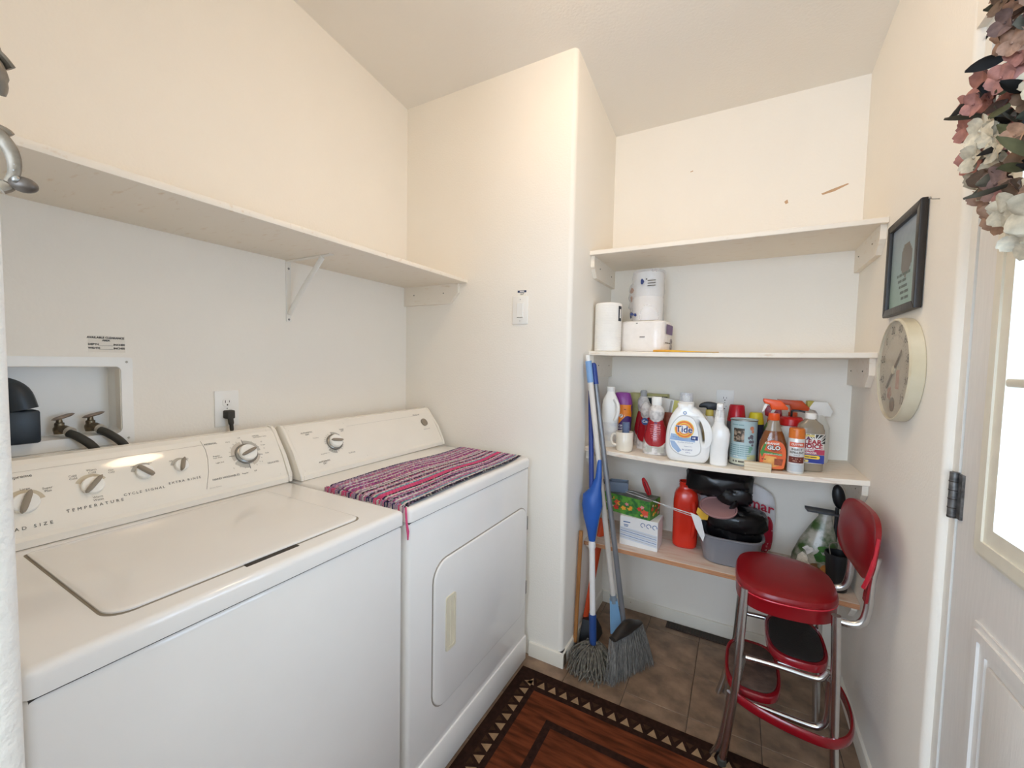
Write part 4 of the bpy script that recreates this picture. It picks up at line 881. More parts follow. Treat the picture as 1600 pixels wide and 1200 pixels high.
text('WOOD FURNITURE', .0068, flat(-.002, .078, yf-.0010), INK, t); text('CLEANER & POLISH', .0068, flat(-.001, .0665, yf-.0012), LABW, t); smudge('16 OZ', .006, flat(-.032, .044, yf-.0010), INK, t)
# second orange trigger and other back row things
t = bottle_at('spray_bottle', 'spray bottle with a dark orange trigger at the very back wall', 'bottle', 1.768, .510, .05)
mb = MB(); mb.sup([(0, .036, .025), (.006, .040, .028), (.13, .040, .028), (.165, .026, .022), (.185, .014, .014), (.2, .013, .013)], 28, 2.6); obj('body', mb, mat('rust_fluid', '#96502a', .15, coat=.3), t)
mb = MB(); mb.lathe([(.017, .196), (.018, .199), (.017, .216), (.001, .217)], 20); obj('collar', mb, mat('dark_orange', '#c44a1c', .35), t)
me = curve_solid([[(-.060, .270), (.030, .268), (.058, .238), (.054, .226), (-.006, .228), (-.014, .246), (-.058, .250)]], .030, .005, bres=2); obj('trigger_head', me, mat('dark_orange', '', .35), t)
mb = MB(); mb.prism([(-.012, .246), (.004, .240), (-.004, .200), (-.012, .20)], -.006, .006, bev=.002); obj('trigger_lever', mb, mat('dark_orange', '', .35), t)
t = bottle_at('spray_bottle', 'green spray bottle with a dark red sprayer behind the amber bottle', 'bottle', 1.694, .495, -.1)
mb = MB(); mb.sup([(0, .030, .022), (.006, .034, .025), (.14, .034, .025), (.165, .024, .02), (.18, .014, .014)], 28, 2.6); obj('body', mb, mat('green_bottle', '#5d8a3f', .25), t)
mb = MB(); mb.lathe([(.020, .150), (.022, .153), (.020, .19), (.014, .194), (.001, .195)], 20); obj('collar', mb, ORP, t)
mb = MB(); mb.prism([(-.030, .20), (-.034, .246), (.030, .236), (.034, .19), (.0, .186)], -.014, .014, bev=.004); obj('trigger_head', mb, mat('wine_plastic', '#94162a', .3), t)
mb = MB(); mb.prism([(-.012, .206), (.002, .240), (.014, .238), (-.002, .200)], -.0175, -.0145, bev=.001); obj('spray_lever', mb, WPL, t, label='white lever')
t = bottle_at('lidded_jar', 'white jar with a wide red lid behind the repellent can', 'jar', 1.756, .432, 0)
mb = MB(); mb.lathe([(.036, 0), (.040, .004), (.041, .15), (.036, .162), (.034, .172), (.001, .173)], 32); obj('body', mb, WPL, t)
mb = MB(); mb.lathe([(.042, .168), (.044, .171), (.043, .196), (.036, .204), (.001, .206)], 32); obj('lid', mb, mat('red_lid', '#c3201f', .3), t)
mb = MB(); mb.tube(smooth_line([(.0, 0, .2055), (.0, -.002, .226), (.004, -.003, .231), (.02, -.006, .232), (.046, -.008, .228)], 4), .0042, 8); obj('hook', mb, BLACKP, t, label='small black hook on the lid')
t = bottle_at('white_sprayer', 'white and yellow sprayer nozzle showing behind the clear bottle', 'bottle', 1.868, .535, .2)
mb = MB(); mb.sup([(0, .032, .024), (.006, .036, .027), (.15, .036, .027), (.19, .018, .016), (.205, .015, .015)], 26, 2.6); obj('body', mb, mat('frosted_white', '#d7d6cd', .3), t)
me = curve_solid([[(-.050, .228), (-.030, .262), (.02, .262), (.042, .222), (.034, .198), (-.01, .20), (-.022, .222)]], .03, .005, bres=2); obj('sprayer_head', me, WPL, t)
mb = MB(); mb.box(-.052, -.026, -.012, .012, .232, .264, bev=.003); obj('nozzle', mb, lab('olive_yellow', '#b7a94f'), t, label='yellow nozzle')
# repellent can
t = bottle_at('repellent_can', 'slim white repellent spray can with an orange cap at the shelf edge', 'can', 1.764, .289, 0)
R = .0275; CANW = mat('can_white', '#e2e4e4', .3, metal=.2)
mb = MB(); mb.lathe([(R*.95, 0), (R, .003), (R, .135), (R*.96, .139), (.001, .14)], 36); obj('body', mb, CANW, t)
mb = MB(); mb.lathe([(R*.985, .136), (R*.99, .139), (R*.97, .170), (R*.90, .1755), (.001, .176)], 36); obj('cap', mb, mat('orange_cap', '#d9772c', .3), t)
mb = MB(); mb.box(-.016, .016, -.026, .010, .166, .174, bev=.003); obj('spray_button', mb, mat('orange_cap', '', .3), t)
mb = MB(); patch(mb, R, -1.0, 1.0, .104, .122); obj('label_band', mb, lab('coral_band', '#d9644a'), t, recalc=False)
mb = MB(); patch(mb, R, -1.05, 1.05, .042, .066); obj('label_band', mb, lab('maroon_band', '#6d2f26'), t, recalc=False)
mb = MB(); patch(mb, R, -1.3, 1.3, .008, .036); obj('label_band', mb, lab('silver_band', '#c6cdd2'), t, recalc=False)
text('CUTTER', .0105, cyl(R, .113, 0, .0009), LABW, t, bold=.0004); text('INSECT', .0115, cyl(R, .094), GINK, t, bold=.0004); text('REPELLENT', .0105, cyl(R, .082), GINK, t, bold=.0004, sx=.95); text('SPRAY', .0075, cyl(R, .0715), GINK, t)
smudge('KILLS TICKS', .0055, cyl(R, .058, 0, .0009), lab('tan_ink', '#c99a80'), t); smudge('AND FLEAS', .0055, cyl(R, .050, 0, .0009), lab('tan_ink', ''), t)
# clear bottle with sunburst label
t = bottle_at('stain_remover_bottle', 'clear bottle with a white red and blue sunburst label', 'bottle', 1.813, .352, .05)
CLB = mat('cloudy_clear', '#9b8f7c', .12, alpha=.80, coat=.4)
mb = MB(); mb.sup([(0, .042, .028), (.005, .046, .032), (.03, .0465, .032), (.165, .0465, .032), (.185, .040, .028), (.200, .022, .019), (.206, .0175, .0165), (.212, .017, .016)], 34, 3.2); obj('body', mb, CLB, t)
mb = MB(); mb.lathe([(.0185, .206), (.0195, .209), (.0195, .226), (.017, .229), (.001, .2295)], 24); obj('cap', mb, WPL, t)
yf = -.0328; mb = MB(); mb.sup([(.034, .0469, .0324), (.150, .0469, .0324)], 34, 3.2); obj('label', mb, LABW, t)
mb = MB()
for k in range(9):
    a = .15+k*.26; c, s = math.cos(a), math.sin(a); e = .10
    P0 = (.012, .112); q = [(P0[0]+r*math.cos(b), P0[1]+r*math.sin(b)) for r, b in ((.020, a-.012), (.060, a-e), (.060, a+e), (.020, a+.012))]
    q = [(max(-.044, min(.044, x)), max(.036, min(.149, z))) for x, z in q]; sheet(mb, q, yf-.0006)
obj('sunburst', mb, INK, t, smooth=0, kind='stuff')
def strip(nm, x0, x1, z0, z1, m, l=.0008): mb = MB(); sheet(mb, [(x0, z0), (x1, z0), (x1, z1), (x0, z1)], yf-l); return obj(nm, mb, m, t, smooth=0)
strip('label_band', -.044, .044, .070, .090, lab('magenta_red', '#b33a55')); strip('label_band', -.044, .044, .036, .069, lab('royal_blue', '#2b3a8e'))
mb = MB(); sheet(mb, rrect(-.046, .030, .052, .066, .006, 3), yf-.0012); obj('label_patch', mb, YEL, t, smooth=0); mb = MB(); sheet(mb, rrect(-.046, -.006, .038, .048, .004, 3), yf-.0012); obj('label_patch', mb, lab('pale_yellow', '#e6d58a'), t, smooth=0)
strip('label_patch', -.044, .010, .138, .147, lab('pale_yellow', ''), .0010)
RDI = lab('red_ink', '#a5202c')
for s, sz, z, x in (('A', .019, .132, -.010), ('CLEAR', .025, .118, -.004), ('CHOICE', .023, .101, -.006)):
    text(s, sz, flat(x, z, yf-.0014), LABW, t, bold=.0018); text(s, sz, flat(x, z, yf-.0018), RDI if s != 'A' else lab('plum_ink', '#6b3566'), t, bold=.0010)
text('INSTANT', .0095, flat(-.008, .085, yf-.0012), LABW, t, bold=.0003); text('REMOVER', .0095, flat(-.002, .0755, yf-.0012), LABW, t, bold=.0003); smudge('100% STAIN REMOVER', .0058, flat(-.006, .059, yf-.0016), INK, t); smudge('32 OZ', .0065, flat(-.024, .043, yf-.0016), INK, t)
# wooden block
t = bottle_at('wooden_block', 'small pale wooden block in front of the tin and amber bottle', 'block', 1.636, .2585, -.02)
mb = MB(); mb.box(-.047, .047, -.0135, .0135, 0, .033, bev=.0015, seg=1); obj('wood', mb, mat('pale_wood', '#e8dcc4', .6, scale=12, col2='#d8c4a2', stretch=(1, 8, 14)), t)
for z in (.012, .022):
    mb = MB(); mb.box(-.046, .046, -.0139, -.0134, z, z+.0007); obj('grain_line', mb, mat('grain', '#c9ae86', .7), t, smooth=0)

# ---- second shelf: paper goods
SOFT = mat('soft_plastic_wrap', '#f1ece6', .25, scale=30, var=.03, bump=.5, bscale=45, coat=.2)
PAPR = mat('paper_roll', '#f2efe8', .85, bump=.4, bscale=120)
def wrapped(mb, hw, hd, h, n=28, e=4.5, j=.0015):
    rings = []
    prof = [(0, .90), (.004, .97), (.012, 1), (h*.3, 1.005), (h*.6, .995), (h-.014, 1), (h-.005, .965), (h, .88)]
    for z, k in prof:
        rings.append([(k*hw*math.copysign(abs(math.cos(a))**(2/e), math.cos(a))+random.uniform(-j, j), k*hd*math.copysign(abs(math.sin(a))**(2/e), math.sin(a))+random.uniform(-j, j), z+(random.uniform(-j, j) if 0 < z else 0)) for a in [2*PI*i/n for i in range(n)]])
    return mb.loft(rings)
x = .994
t = thing('paper_towel_roll', 'tall white paper towel roll at the end of the second alcove shelf', 'paper towel', (x, .314, ZS2(x)), .1)
mb = MB(); prf = [(.056, .0), (.0615, .003)]
for k in range(18): z = .008+k*.0118; prf += [(.0625, z), (.0613, z+.0015), (.0625, z+.003)]
mb.lathe(prf+[(.0612, .2235), (.058, .227), (.001, .228)], 44); obj('roll', mb, PAPR, t)
mb = MB(); patch(mb, .0625, .98, 1.40, .142, .212); obj('label', mb, lab('black_label', '#1b2030'), t, recalc=False)
smudge('8=16', .020, lambda a, b: (.0636*math.sin(1.19-b/.0625), -.0636*math.cos(1.19-b/.0625), .177+a), LABW, t, bold=.0006)
x = 1.146
t = thing('tissue_pack', 'soft square pack of toilet tissue with a purple side panel', 'paper towel', (x, .438, ZS2(x)), -.12)
mb = MB(); wrapped(mb, .112, .085, .150); obj('pack', mb, SOFT, t)
mb = MB(); mb.box(.000, .024, -.0882, -.0868, .071, .074); obj('printed_dash', mb, INK, t, smooth=0); mb = MB(); mb.box(-.02, -.012, -.0868, -.0855, .136, .139); obj('printed_dash', mb, GINK, t, smooth=0)
PLB = lab('purple_print', '#5f3f77')
mb = MB(); mb.quad((.1140, -.052, .085), (.1140, .045, .085), (.1140, .050, .13), (.1140, -.057, .132)); obj('side_panel', mb, PLB, t, smooth=0, label='purple printed panel')
mb = MB(); mb.ell((.1138, .028, .054), .0012, .020, .014, 12, 8); mb.ell((.1138, .030, .026), .0012, .016, .017, 12, 8); obj('side_print', mb, mat('grey_print', '#55525c', .5, scale=60, col2='#b8b0b0'), t, kind='stuff')
smudge('soft strong rolls', .010, lambda a, b: (.1144, -.03+a, .045+b), GINK, t)
x = 1.140
t = thing('tissue_pack', 'two roll pack in crinkled clear wrap standing on top of the square pack', 'paper towel', (x, .440, ZS2(x)+.1508), -.1)
mb = MB(); mb.lathe([(.062, 0), (.068, .004), (.069, .108), (.066, .116), (.069, .122), (.069, .226), (.066, .231), (.03, .232), (.001, .232)], 36, (.012, 0)); obj('rolls', mb, PAPR, t)
WRAP = mat('clear_wrap', '#e8e6ea', .15, alpha=.30, bump=1.0, bscale=30)
mb = MB(); rings = []
for k in range(15):
    z = .002+.240*k/14; rings.append([(.012+(.072+random.uniform(-.002, .004))*math.cos(a)-(.022*math.sin(PI*k/14) if math.cos(a) < -.3 else 0)*random.uniform(.3, 1.2), min(.068, (.071+random.uniform(-.002, .003))*math.sin(a)), z) for a in [2*PI*i/30 for i in range(30)]])
mb.loft(rings); obj('wrapper', mb, WRAP, t, smooth=60, label='crinkled clear plastic wrapper')
BLP = lab('blue_print', '#39487c')
for (xx, zz, sx_, sz_, m) in ((.004, .182, .010, .016, BLP), (-.056, .150, .010, .020, mat('brown_print', '#9a6436', .5)), (-.062, .112, .006, .018, mat('brown_print', '', .5)), (-.046, .035, .012, .009, BLP), (-.028, .028, .009, .009, BLP), (-.064, .035, .008, .022, mat('navy_print', '#23305a', .5)), (.024, .192, .005, .005, GINK)):
    a = (xx-.012)/.078; yy = -.078*math.cos(math.asin(max(-.98, min(.98, a)))); mb = MB()
    n = 7; mb._add([(xx+sx_*math.cos(2*PI*i/n)*random.uniform(.6, 1.1), yy-.002, zz+sz_*math.sin(2*PI*i/n)*random.uniform(.6, 1.1)) for i in range(n)], [tuple(range(n))]); obj('wrap_print', mb, m, t, smooth=0)
for k in range(3): smudge('absorbent', .008, lambda a, b, k=k: (.046+a, -.071, (.186-.012*k)+b), GINK, t)
x = 1.345
t = thing('yellow_envelope', 'flat yellow envelope lying on the second alcove shelf', 'envelope', (x, .335, ZS2(x)), .02)
mb = MB(); mb.grid(lambda u, v: (-.13+.26*u, -.08+.16*v, .0065+.004*math.sin(u*4+1)), 12, 2); mb.grid(lambda u, v: (-.13+.26*u, -.08+.16*v, .0012), 12, 2)
for q in (-.08, .08): mb.grid(lambda u, v: (-.13+.26*u, q, .0012+v*(.0053+.004*math.sin(u*4+1))), 12, 1)
obj('paper', mb, mat('yellow_paper', '#e5b23c', .6), t, smooth=50)
mb = MB(); mb.box(-.13, -.06, -.081, -.0802, .004, .0075); obj('flap_edge', mb, mat('orange_paper', '#d98f30', .6), t, smooth=0)

# ---- lowest shelf
t = thing('carton', 'white carton with blue recycling marks under the tissue box', 'box', (1.172, .365, ZS4), -.03)
CARD = mat('white_card', '#e9e8e6', .6)
mb = MB(); mb.box(-.088, .088, -.055, .06, 0, .139, bev=.0015, seg=1); obj('card', mb, CARD, t)
BLI = mat('carton_blue_ink', '#3f6397', .6)
for k in range(3):
    mb = MB(); cx = .020+.027*k
    mb.grid(lambda u, v: (cx+(.008+.003*v)*math.cos(-.4+5.2*u), -.0555, .112+(.008+.003*v)*math.sin(-.4+5.2*u)), 18, 1); obj('printed_mark', mb, BLI, t, smooth=0)
    pass
mb = MB(); mb.quad((-.086, -.0555, .088), (.086, -.0555, .074), (.086, -.0555, .018), (-.086, -.0555, .032)); obj('print_field', mb, mat('carton_pale_print', '#cfd6e0', .6), t, smooth=0)
for k in range(5):
    mb = MB(); z = .079-.010*k; mb.quad((-.083, -.0558, z+.0022), (.083, -.0558, z-.0118), (.083, -.0558, z-.0138), (-.083, -.0558, z)); obj('print_line', mb, BLI if k % 2 else LGREY, t, smooth=0)
smudge('RECYCLE', .009, flat(-.055, .113, -.0557), BLI, t)
for k in range(1):
    smudge('PLEASE\nREUSE', .007, flat(-.058, .096, -.0557), BLI, t)
# tissue box resting on the carton
t = thing('tissue_box', 'green tissue box printed with flowers lying on the white carton', 'tissue box', (1.118, .390, ZS4+.1394), -.22)
mb = MB(); lay = mb.bm.loops.layers.float_color.new('Col'); mb.box(-.118, .118, -.058, .058, 0, .088)
obj('card', mb, mat('green_print', '#5f9a3a', .5, scale=34, col2='#2f6a34', fac=(.42, .6)), t, smooth=0)
FL = [('#d9553a', .019), ('#e8a33a', .014), ('#e9e2d2', .010), ('#d98a8c', .013), ('#3f7a3c', .015), ('#c8372e', .016), ('#e7b53c', .012)]
random.seed(3)
for k in range(34):
    hx, r = random.choice(FL); r *= random.uniform(.7, 1.2)
    side = k % 3 == 2
    n = 10; pts = []
    if side:
        cx, cz = random.uniform(-.045, .045), random.uniform(.015, .075); pts = [(.1183+.0001*k, cx+r*math.cos(2*PI*i/n)*(1 if i % 2 else .7), cz+r*.7*math.sin(2*PI*i/n)*(1 if i % 2 else .7)) for i in range(n)]
    else:
        cx, cz = random.uniform(-.100, .100), random.uniform(.016, .073); pts = [(cx+r*math.cos(2*PI*i/n)*(1 if i % 2 else .65), -.0583-.00012*k, cz+r*.75*math.sin(2*PI*i/n)*(1 if i % 2 else .65)) for i in range(n)]
    pts = [(p[0], max(-.057, min(.057, p[1])) if side else p[1], max(.001, min(.087, p[2]))) for p in pts]
    mb = MB(); mb._add(pts, [tuple(range(n))]); obj('printed_flower', mb, mat('flower_'+hx[1:], hx, .5), t, smooth=0)
mb = MB(); mb.grid(lambda u, v: (.060*math.cos(2*PI*u)*(1-v*.999), .022*math.sin(2*PI*u)*(1-v*.999), .0885), 24, 1); obj('top_slot', mb, mat('slot_grey', '#8b8a84', .7), t, smooth=0)
mb = MB(); mb.box(-.117, .117, -.057, .057, .0880, .0884); obj('top_panel', mb, mat('top_print', '#7d7a72', .5, scale=26, col2='#57604e', fac=(.4, .6)), t, smooth=0)
# things lying on the tissue box: grey blue scoop, red clip, wire tool
t = thing('grey_scoop', 'grey blue plastic scoop lying on the tissue box behind the poles', 'scoop', (1.050, .402, ZS4+.1394+.089), .2)
mb = MB(); mb.loft([[(x*s, y*s, z) for x, y in [(-.045, -.03), (.045, -.03), (.045, .03), (-.045, .03)]] for s, z in ((.8, 0), (1.0, .02), (1.02, .05), (.92, .052), (.7, .010))]); obj('bowl', mb, mat('grey_blue', '#6f7a8a', .4), t)
mb = MB(); mb.box(-.085, -.04, -.012, .012, .03, .052, bev=.005); obj('handle', mb, BLACKP, t)
t = thing('red_clip', 'red plastic clip standing up on the tissue box', 'clip', (1.196, .420, ZS4+.1394+.089), -.1)
mb = MB(Matrix.Rotation(-.42, 4, 'Y')); mb.sup([(0, .009, .009), (.02, .014, .010), (.06, .013, .009), (.082, .008, .007), (.086, .004, .004)], 18, 2.6); obj('arm', mb, mat('clip_red', '#b91f25', .3), t)
mb = MB(Matrix.Translation((.004, 0, 0))@Matrix.Rotation(-.42, 4, 'Y')); mb.box(-.003, .003, -.0105, -.0085, .01, .07); obj('arm_rib', mb, mat('clip_dark_red', '#7e1219', .4), t)
t = thing('wire_tool', 'long white wire handle reaching from the tissue box to the grey tub', 'wire', (1.205, .39, ZS4+.232), 0)
mb = MB(); mb.tube([(-.06, -.03, .0), (.02, -.05, -.006), (.10, -.062, -.016), (.24, -.06, -.038)], .0024, 7); obj('rod', mb, mat('wire_white', '#cfcdc8', .4), t)
mb = MB(); mb.tube(smooth_line([(-.06, -.03, 0), (-.10, -.02, .004), (-.12, .0, .004), (-.09, .02, .002), (-.05, .0, .0), (.02, -.03, -.008), (.10, -.056, -.024), (.235, -.058, -.048)], 4), .0016, 6); obj('loop', mb, mat('wire_white', '', .4), t)
# red jug
t = thing('red_jug', 'tall bright red plastic jug without a cap on the bare wood shelf', 'jug', (1.358, .462, ZS4), .1)
JUG = mat('jug_red', '#d8301c', .22, coat=.3)
mb = MB(); prf = [(0, .046, .040), (.008, .054, .047), (.03, .056, .049), (.22, .056, .049), (.250, .053, .046), (.268, .046, .041), (.278, .036, .033), (.284, .032, .031), (.300, .032, .031), (.312, .0335, .0325), (.313, .029, .028), (.290, .027, .026), (.27, .02, .02)]
mb.sup(prf, 36, 2.9); obj('body', mb, JUG, t)
for z in (.293, .304):
    mb = MB(); mb.lathe([(.0315, z), (.0345, z+.002), (.0315, z+.004)], 30, caps=False); obj('neck_thread', mb, JUG, t)
mb = MB(); mb.tube(smooth_line([(.032, -.036, .225), (.036, -.050, .20), (.038, -.052, .14), (.034, -.046, .08), (.030, -.038, .06)], 5), .010, 10); obj('handle', mb, JUG, t)
# grey tub with bag, lid and papers
t = thing('grey_tub', 'grey plastic wash tub filled with a black bag on the bare wood shelf', 'tub', (1.550, .417, ZS4), .03)
TUB = mat('tub_grey', '#85858a', .4)
mb = MB(); mb.sup([(0, .098, .085), (.005, .106, .092), (.118, .126, .112), (.122, .133, .118), (.127, .133, .118), (.127, .124, .109), (.010, .104, .090), (.008, .05, .04)], 44, 3.2); obj('basin', mb, TUB, t)
def blob(M, rx, ry, rz, amp, seed, nu=30, nv=18, e=1.0, flat_z=None):
    rnd = random.Random(seed); ph = [(rnd.uniform(1, 6), rnd.uniform(1, 6), rnd.uniform(0, 6), rnd.uniform(.3, 1)) for _ in range(9)]
    mb = MB(M); rings = []
    for i in range(nv+1):
        th_ = PI*(i+.02)/(nv+.04); q = []
        for j in range(nu):
            a = 2*PI*j/nu; d = 1+amp*sum(w*abs(math.sin(f*a*.5+g*th_+p)) for f, g, p, w in [(round(f)*2, g, p, w) for f, g, p, w in ph])/4-amp
            st = math.sin(th_)**e; ct = math.copysign(abs(math.cos(th_))**e, math.cos(th_))
            z = -rz*ct*d
            if flat_z is not None: z = max(flat_z, z)
            q.append((rx*st*math.cos(a)*d, ry*st*math.sin(a)*d, z))
        rings.append(q)
    return mb.loft(rings)
t = thing('black_bag', 'glossy black plastic bag bulging out of the grey tub', 'bag', (1.562, .415, ZS4+.012), 0)
mb = MB(); mb = blob(Matrix.Translation((0, 0, .150)), .108, .094, .085, .14, 5, e=.55, flat_z=-.06); obj('plastic', mb, BAGBLK, t, smooth=25)
mb = blob(Matrix.Translation((.006, 0, .176)), .128, .104, .055, .16, 15, e=.6); obj('overhang', mb, BAGBLK, t, smooth=25)
mb = MB(); mb.tube(smooth_line([(-.03, -.05, .195), (-.01, -.066, .235), (.006, -.07, .262), (.016, -.05, .270)], 4), [.016]*5+[.02]*4+[.016]*4, 8, .35); obj('loose_corner', mb, BAGBLK, t, smooth=25)
t = thing('round_lid', 'pinkish clear round lid leaning on top of the black bag', 'lid', (1.500, .330, .722), 0, rx=.32, ry=.05)
mb = MB(); mb.lathe([(.068, 0), (.074, .001), (.075, .008), (.070, .010), (.066, .005), (.001, .005)], 40); obj('disc', mb, mat('pink_clear', '#a8807f', .2, alpha=.9, coat=.3), t)
for nm, lab_, px, col in (('paper_tag', 'white paper flap hanging over the tub rim beside the red jug', [(-.012, .095), (.030, .080), (.050, .0), (.044, -.03), (.012, .028)], CARD), ('paper_tag', 'yellow tag under the round lid above the white flap', [(.012, .098), (.018, .122), (.062, .092), (.058, .070), (.034, .070)], lab('tag_yellow', '#d9a93a'))):
    t = thing(nm, lab_, 'tag', (1.405, .296 if col is CARD else .292, .600), .25)
    mb = MB(); mb.prism([(a, b) for a, b in px], -.0008, .0008); obj('paper', mb, col, t, smooth=0)
t = thing('shopping_bag', 'white plastic shopping bag with red letters stuffed behind the tub', 'bag', (1.570, .566, ZS4), 0)
BAGW = mat('bag_white', '#e4e2e2', .35, var=.04, bump=.7, bscale=30)
mb = MB(); mb = blob(Matrix.Translation((-.01, -.01, .165)), .172, .033, .165, .14, 11, e=.6, flat_z=-.164); obj('plastic', mb, BAGW, t, smooth=30)
mb = MB(); mb = blob(Matrix.Translation((.112, -.018, .10)), .04, .03, .085, .18, 21, e=.6); obj('red_print', mb, mat('bag_red', '#a91b33', .35, scale=30, col2='#d9d3d3', fac=(.58, .64)), t, smooth=30)
text('mar', .062, lambda a, b: (.098+a, -.058, .235+b-.25*a), mat('bag_red_ink', '#b0203a', .4), t, bold=.001)
t = thing('black_bag', 'crumpled black plastic bag wedged under the sagging shelf over the white bag', 'bag', (1.495, .455, .745), 0)
mb = MB(); mb = blob(Matrix.Translation((0, -.03, .072)), .140, .080, .062, .26, 8, e=.6); obj('plastic', mb, BAGBLK, t, smooth=25)
mb = MB(); mb = blob(Matrix.Translation((.065, -.085, .030)), .068, .03, .040, .24, 9, e=.7); obj('fold', mb, BAGBLK, t, smooth=25)
# potting mix bag and garden tools
t = thing('soil_bag', 'printed garden bag with green leaf picture behind the red stool', 'bag', (1.862, .440, ZS4), -.15)
SOIL = mat('soil_print', '#a9a294', .3, scale=16, col2='#3a5226', fac=(.42, .60), coat=.2)
mb = MB(); rings = []
for k, (z, a, b, cx) in enumerate([(0, .075, .05, .0), (.02, .085, .06, 0), (.08, .082, .058, .004), (.15, .062, .045, .012), (.21, .04, .028, .022), (.255, .022, .010, .03), (.275, .026, .004, .032)]):
    rings.append([(cx+a*math.copysign(abs(math.cos(q))**.8, math.cos(q))*(1+.04*math.sin(5*q+k)), b*math.sin(q), z) for q in [2*PI*i/30 for i in range(30)]])
mb.loft(rings); obj('body', mb, SOIL, t, smooth=50)
for (x0, z0, r, hx) in ((.022, .10, .026, '#2f5a24'), (.03, .135, .018, '#3f6b2b'), (.0, .05, .028, '#6a4a2a'), (.035, .06, .016, '#b87a3a'), (-.035, .075, .030, '#d5cec0'), (-.02, .12, .02, '#c9c4bd'), (-.05, .04, .022, '#8d8478')):
    mb = MB(); n = 11; yy = -.0605 if z0 < .11 else -.054
    mb._add([(x0+r*math.cos(2*PI*i/n)*random.uniform(.5, 1.2), yy-(.0002 if r < .02 else 0), z0+r*math.sin(2*PI*i/n)*random.uniform(.5, 1.2)) for i in range(n)], [tuple(range(n))]); obj('printed_leaf', mb, mat('soilp_'+hx[1:], hx, .35, scale=60, var=.3), t, smooth=0)
t = thing('grey_trowel', 'grey plastic garden scoop lying across the top of the soil bag', 'trowel', (1.885, .425, .735), .1, ry=.05)
mb = MB(); mb.loft([[(x, y, z+.022*(1 if abs(y) > .02 else 0)) for y, z in ((-.03, 0), (-.022, -.004), (.022, -.004), (.03, 0), (.03, -.006), (.022, -.01), (-.022, -.01), (-.03, -.006))] for x in (-.062, -.04, .02, .05)]); obj('blade', mb, mat('trowel_grey', '#4a4c50', .4), t)
t = thing('garden_tool', 'rounded black tool handle standing above the stool back', 'tool', (1.938, .430, ZS4), 0)
mb = MB(); mb.tube([(-.012, 0, 0), (-.010, 0, .30)], .007, 8); obj('shaft', mb, BLACKP, t)
mb = MB(Matrix.Translation((-.008, 0, .345))@Matrix.Rotation(-.15, 4, 'Y')); mb.ell((0, 0, 0), .022, .018, .050, 18, 12); obj('grip', mb, BLACKP, t)
t = thing('dark_bucket', 'dark plant pot half hidden behind the stool back', 'pot', (1.925, .345, ZS4), 0)
mb = MB(); mb.lathe([(.030, 0), (.033, .003), (.041, .13), (.044, .131), (.044, .145), (.040, .146), (.034, .02), (.001, .018)], 28); obj('pot_wall', mb, BLACKP, t)
mb = MB(); mb.tube(smooth_line([(-.03, -.03, .146), (-.035, -.04, .19), (.0, -.045, .20), (.03, -.03, .17), (.02, -.02, .146)], 4), .002, 6); obj('wire_loop', mb, GINK, t)

# ------------------------------------------------------------------ brooms in the corner
def pole(parent, name, a, b, r, m, **k):
    mb = MB(); mb.tube([a, b], r, 14); return obj(name, mb, m, parent, **k)
def lerp(a, b, t): return tuple(p+(q-p)*t for p, q in zip(a, b))
# white pole with pale blue ends
A, B = (.9496, .166, 1.352), (1.096, .272, .058)
t = thing('dust_mop_pole', 'white pole with pale blue grip and pale blue foot leaning in the corner', 'mop', B)
ro = lambda p: tuple(x-y for x, y in zip(p, B))
pole(t, 'pole', ro(lerp(A, B, .07)), ro(lerp(A, B, .86)), .0125, mat('pole_white', '#ded8cf', .35))
pole(t, 'grip', ro(lerp(A, B, .0)), ro(lerp(A, B, .075)), .0145, mat('pale_blue_grip', '#7ea3cf', .4))
pole(t, 'hang_tip', ro(lerp(A, B, -.02)), ro(lerp(A, B, 0)), .009, WPL)
pole(t, 'ferrule', ro(lerp(A, B, .855)), ro(lerp(A, B, .885)), .015, mat('ferrule', '#8d9aa6', .4))
PB = mat('pale_blue_foot', '#8cb8dc', .4)
mb = MB(); d = (Vector(B)-Vector(A)).normalized(); U = Vector((1, .3, 0)).normalized(); Vv = d.cross(U).normalized(); U = Vv.cross(d)
rg = []
for k, (s, a, b) in enumerate(((.875, .018, .012), (.90, .020, .012), (.96, .027, .012), (.998, .030, .014), (1.0, .028, .012))):
    c = Vector(ro(lerp(A, B, s))); rg.append([c+U*a*x+Vv*b*y for x, y in ((-1, -1), (1, -1), (1, 1), (-1, 1))])
mb.loft(rg); obj('foot', mb, PB, t, smooth=20)
# grey broom
A, B = (.9602, .212, 1.333), (1.155, .158, .165)
t = thing('broom', 'grey poled broom with dark blue grip and fanned grey bristles', 'broom', (1.17, .13, 0))
ro = lambda p: tuple(x-y for x, y in zip(p, (1.17, .13, 0)))
pole(t, 'pole', ro(lerp(A, B, .06)), ro(lerp(A, B, 1.0)), .0115, mat('pole_grey', '#85878b', .35, metal=.5))
pole(t, 'grip', ro(A), ro(lerp(A, B, .075)), .0135, mat('navy_grip', '#26408c', .35))
mb = MB(); mb.ell(ro(A), .0135, .0135, .012, 12, 8); obj('grip_cap', mb, mat('navy_grip', '', .35), t)
h0, h1 = Vector(ro((1.133, .045, .172))), Vector(ro((1.205, .240, .165)))     # ends of the head
mb = MB(); rg = []
for s in range(9):
    u = s/8; c = h0.lerp(h1, u); wv = .016+.006*math.sin(PI*u); hh = .016+.052*math.sin(PI*u)**1.5
    rg.append([c+Vector((wv*math.cos(a), -.35*wv*math.cos(a), hh*.5*math.sin(a)+hh*.25-.004)) for a in [2*PI*i/14 for i in range(14)]])
mb.loft(rg); obj('broom_head', mb, mat('broom_head', '#2b2622', .4), t)
mb = MB(); rnd = random.Random(2)
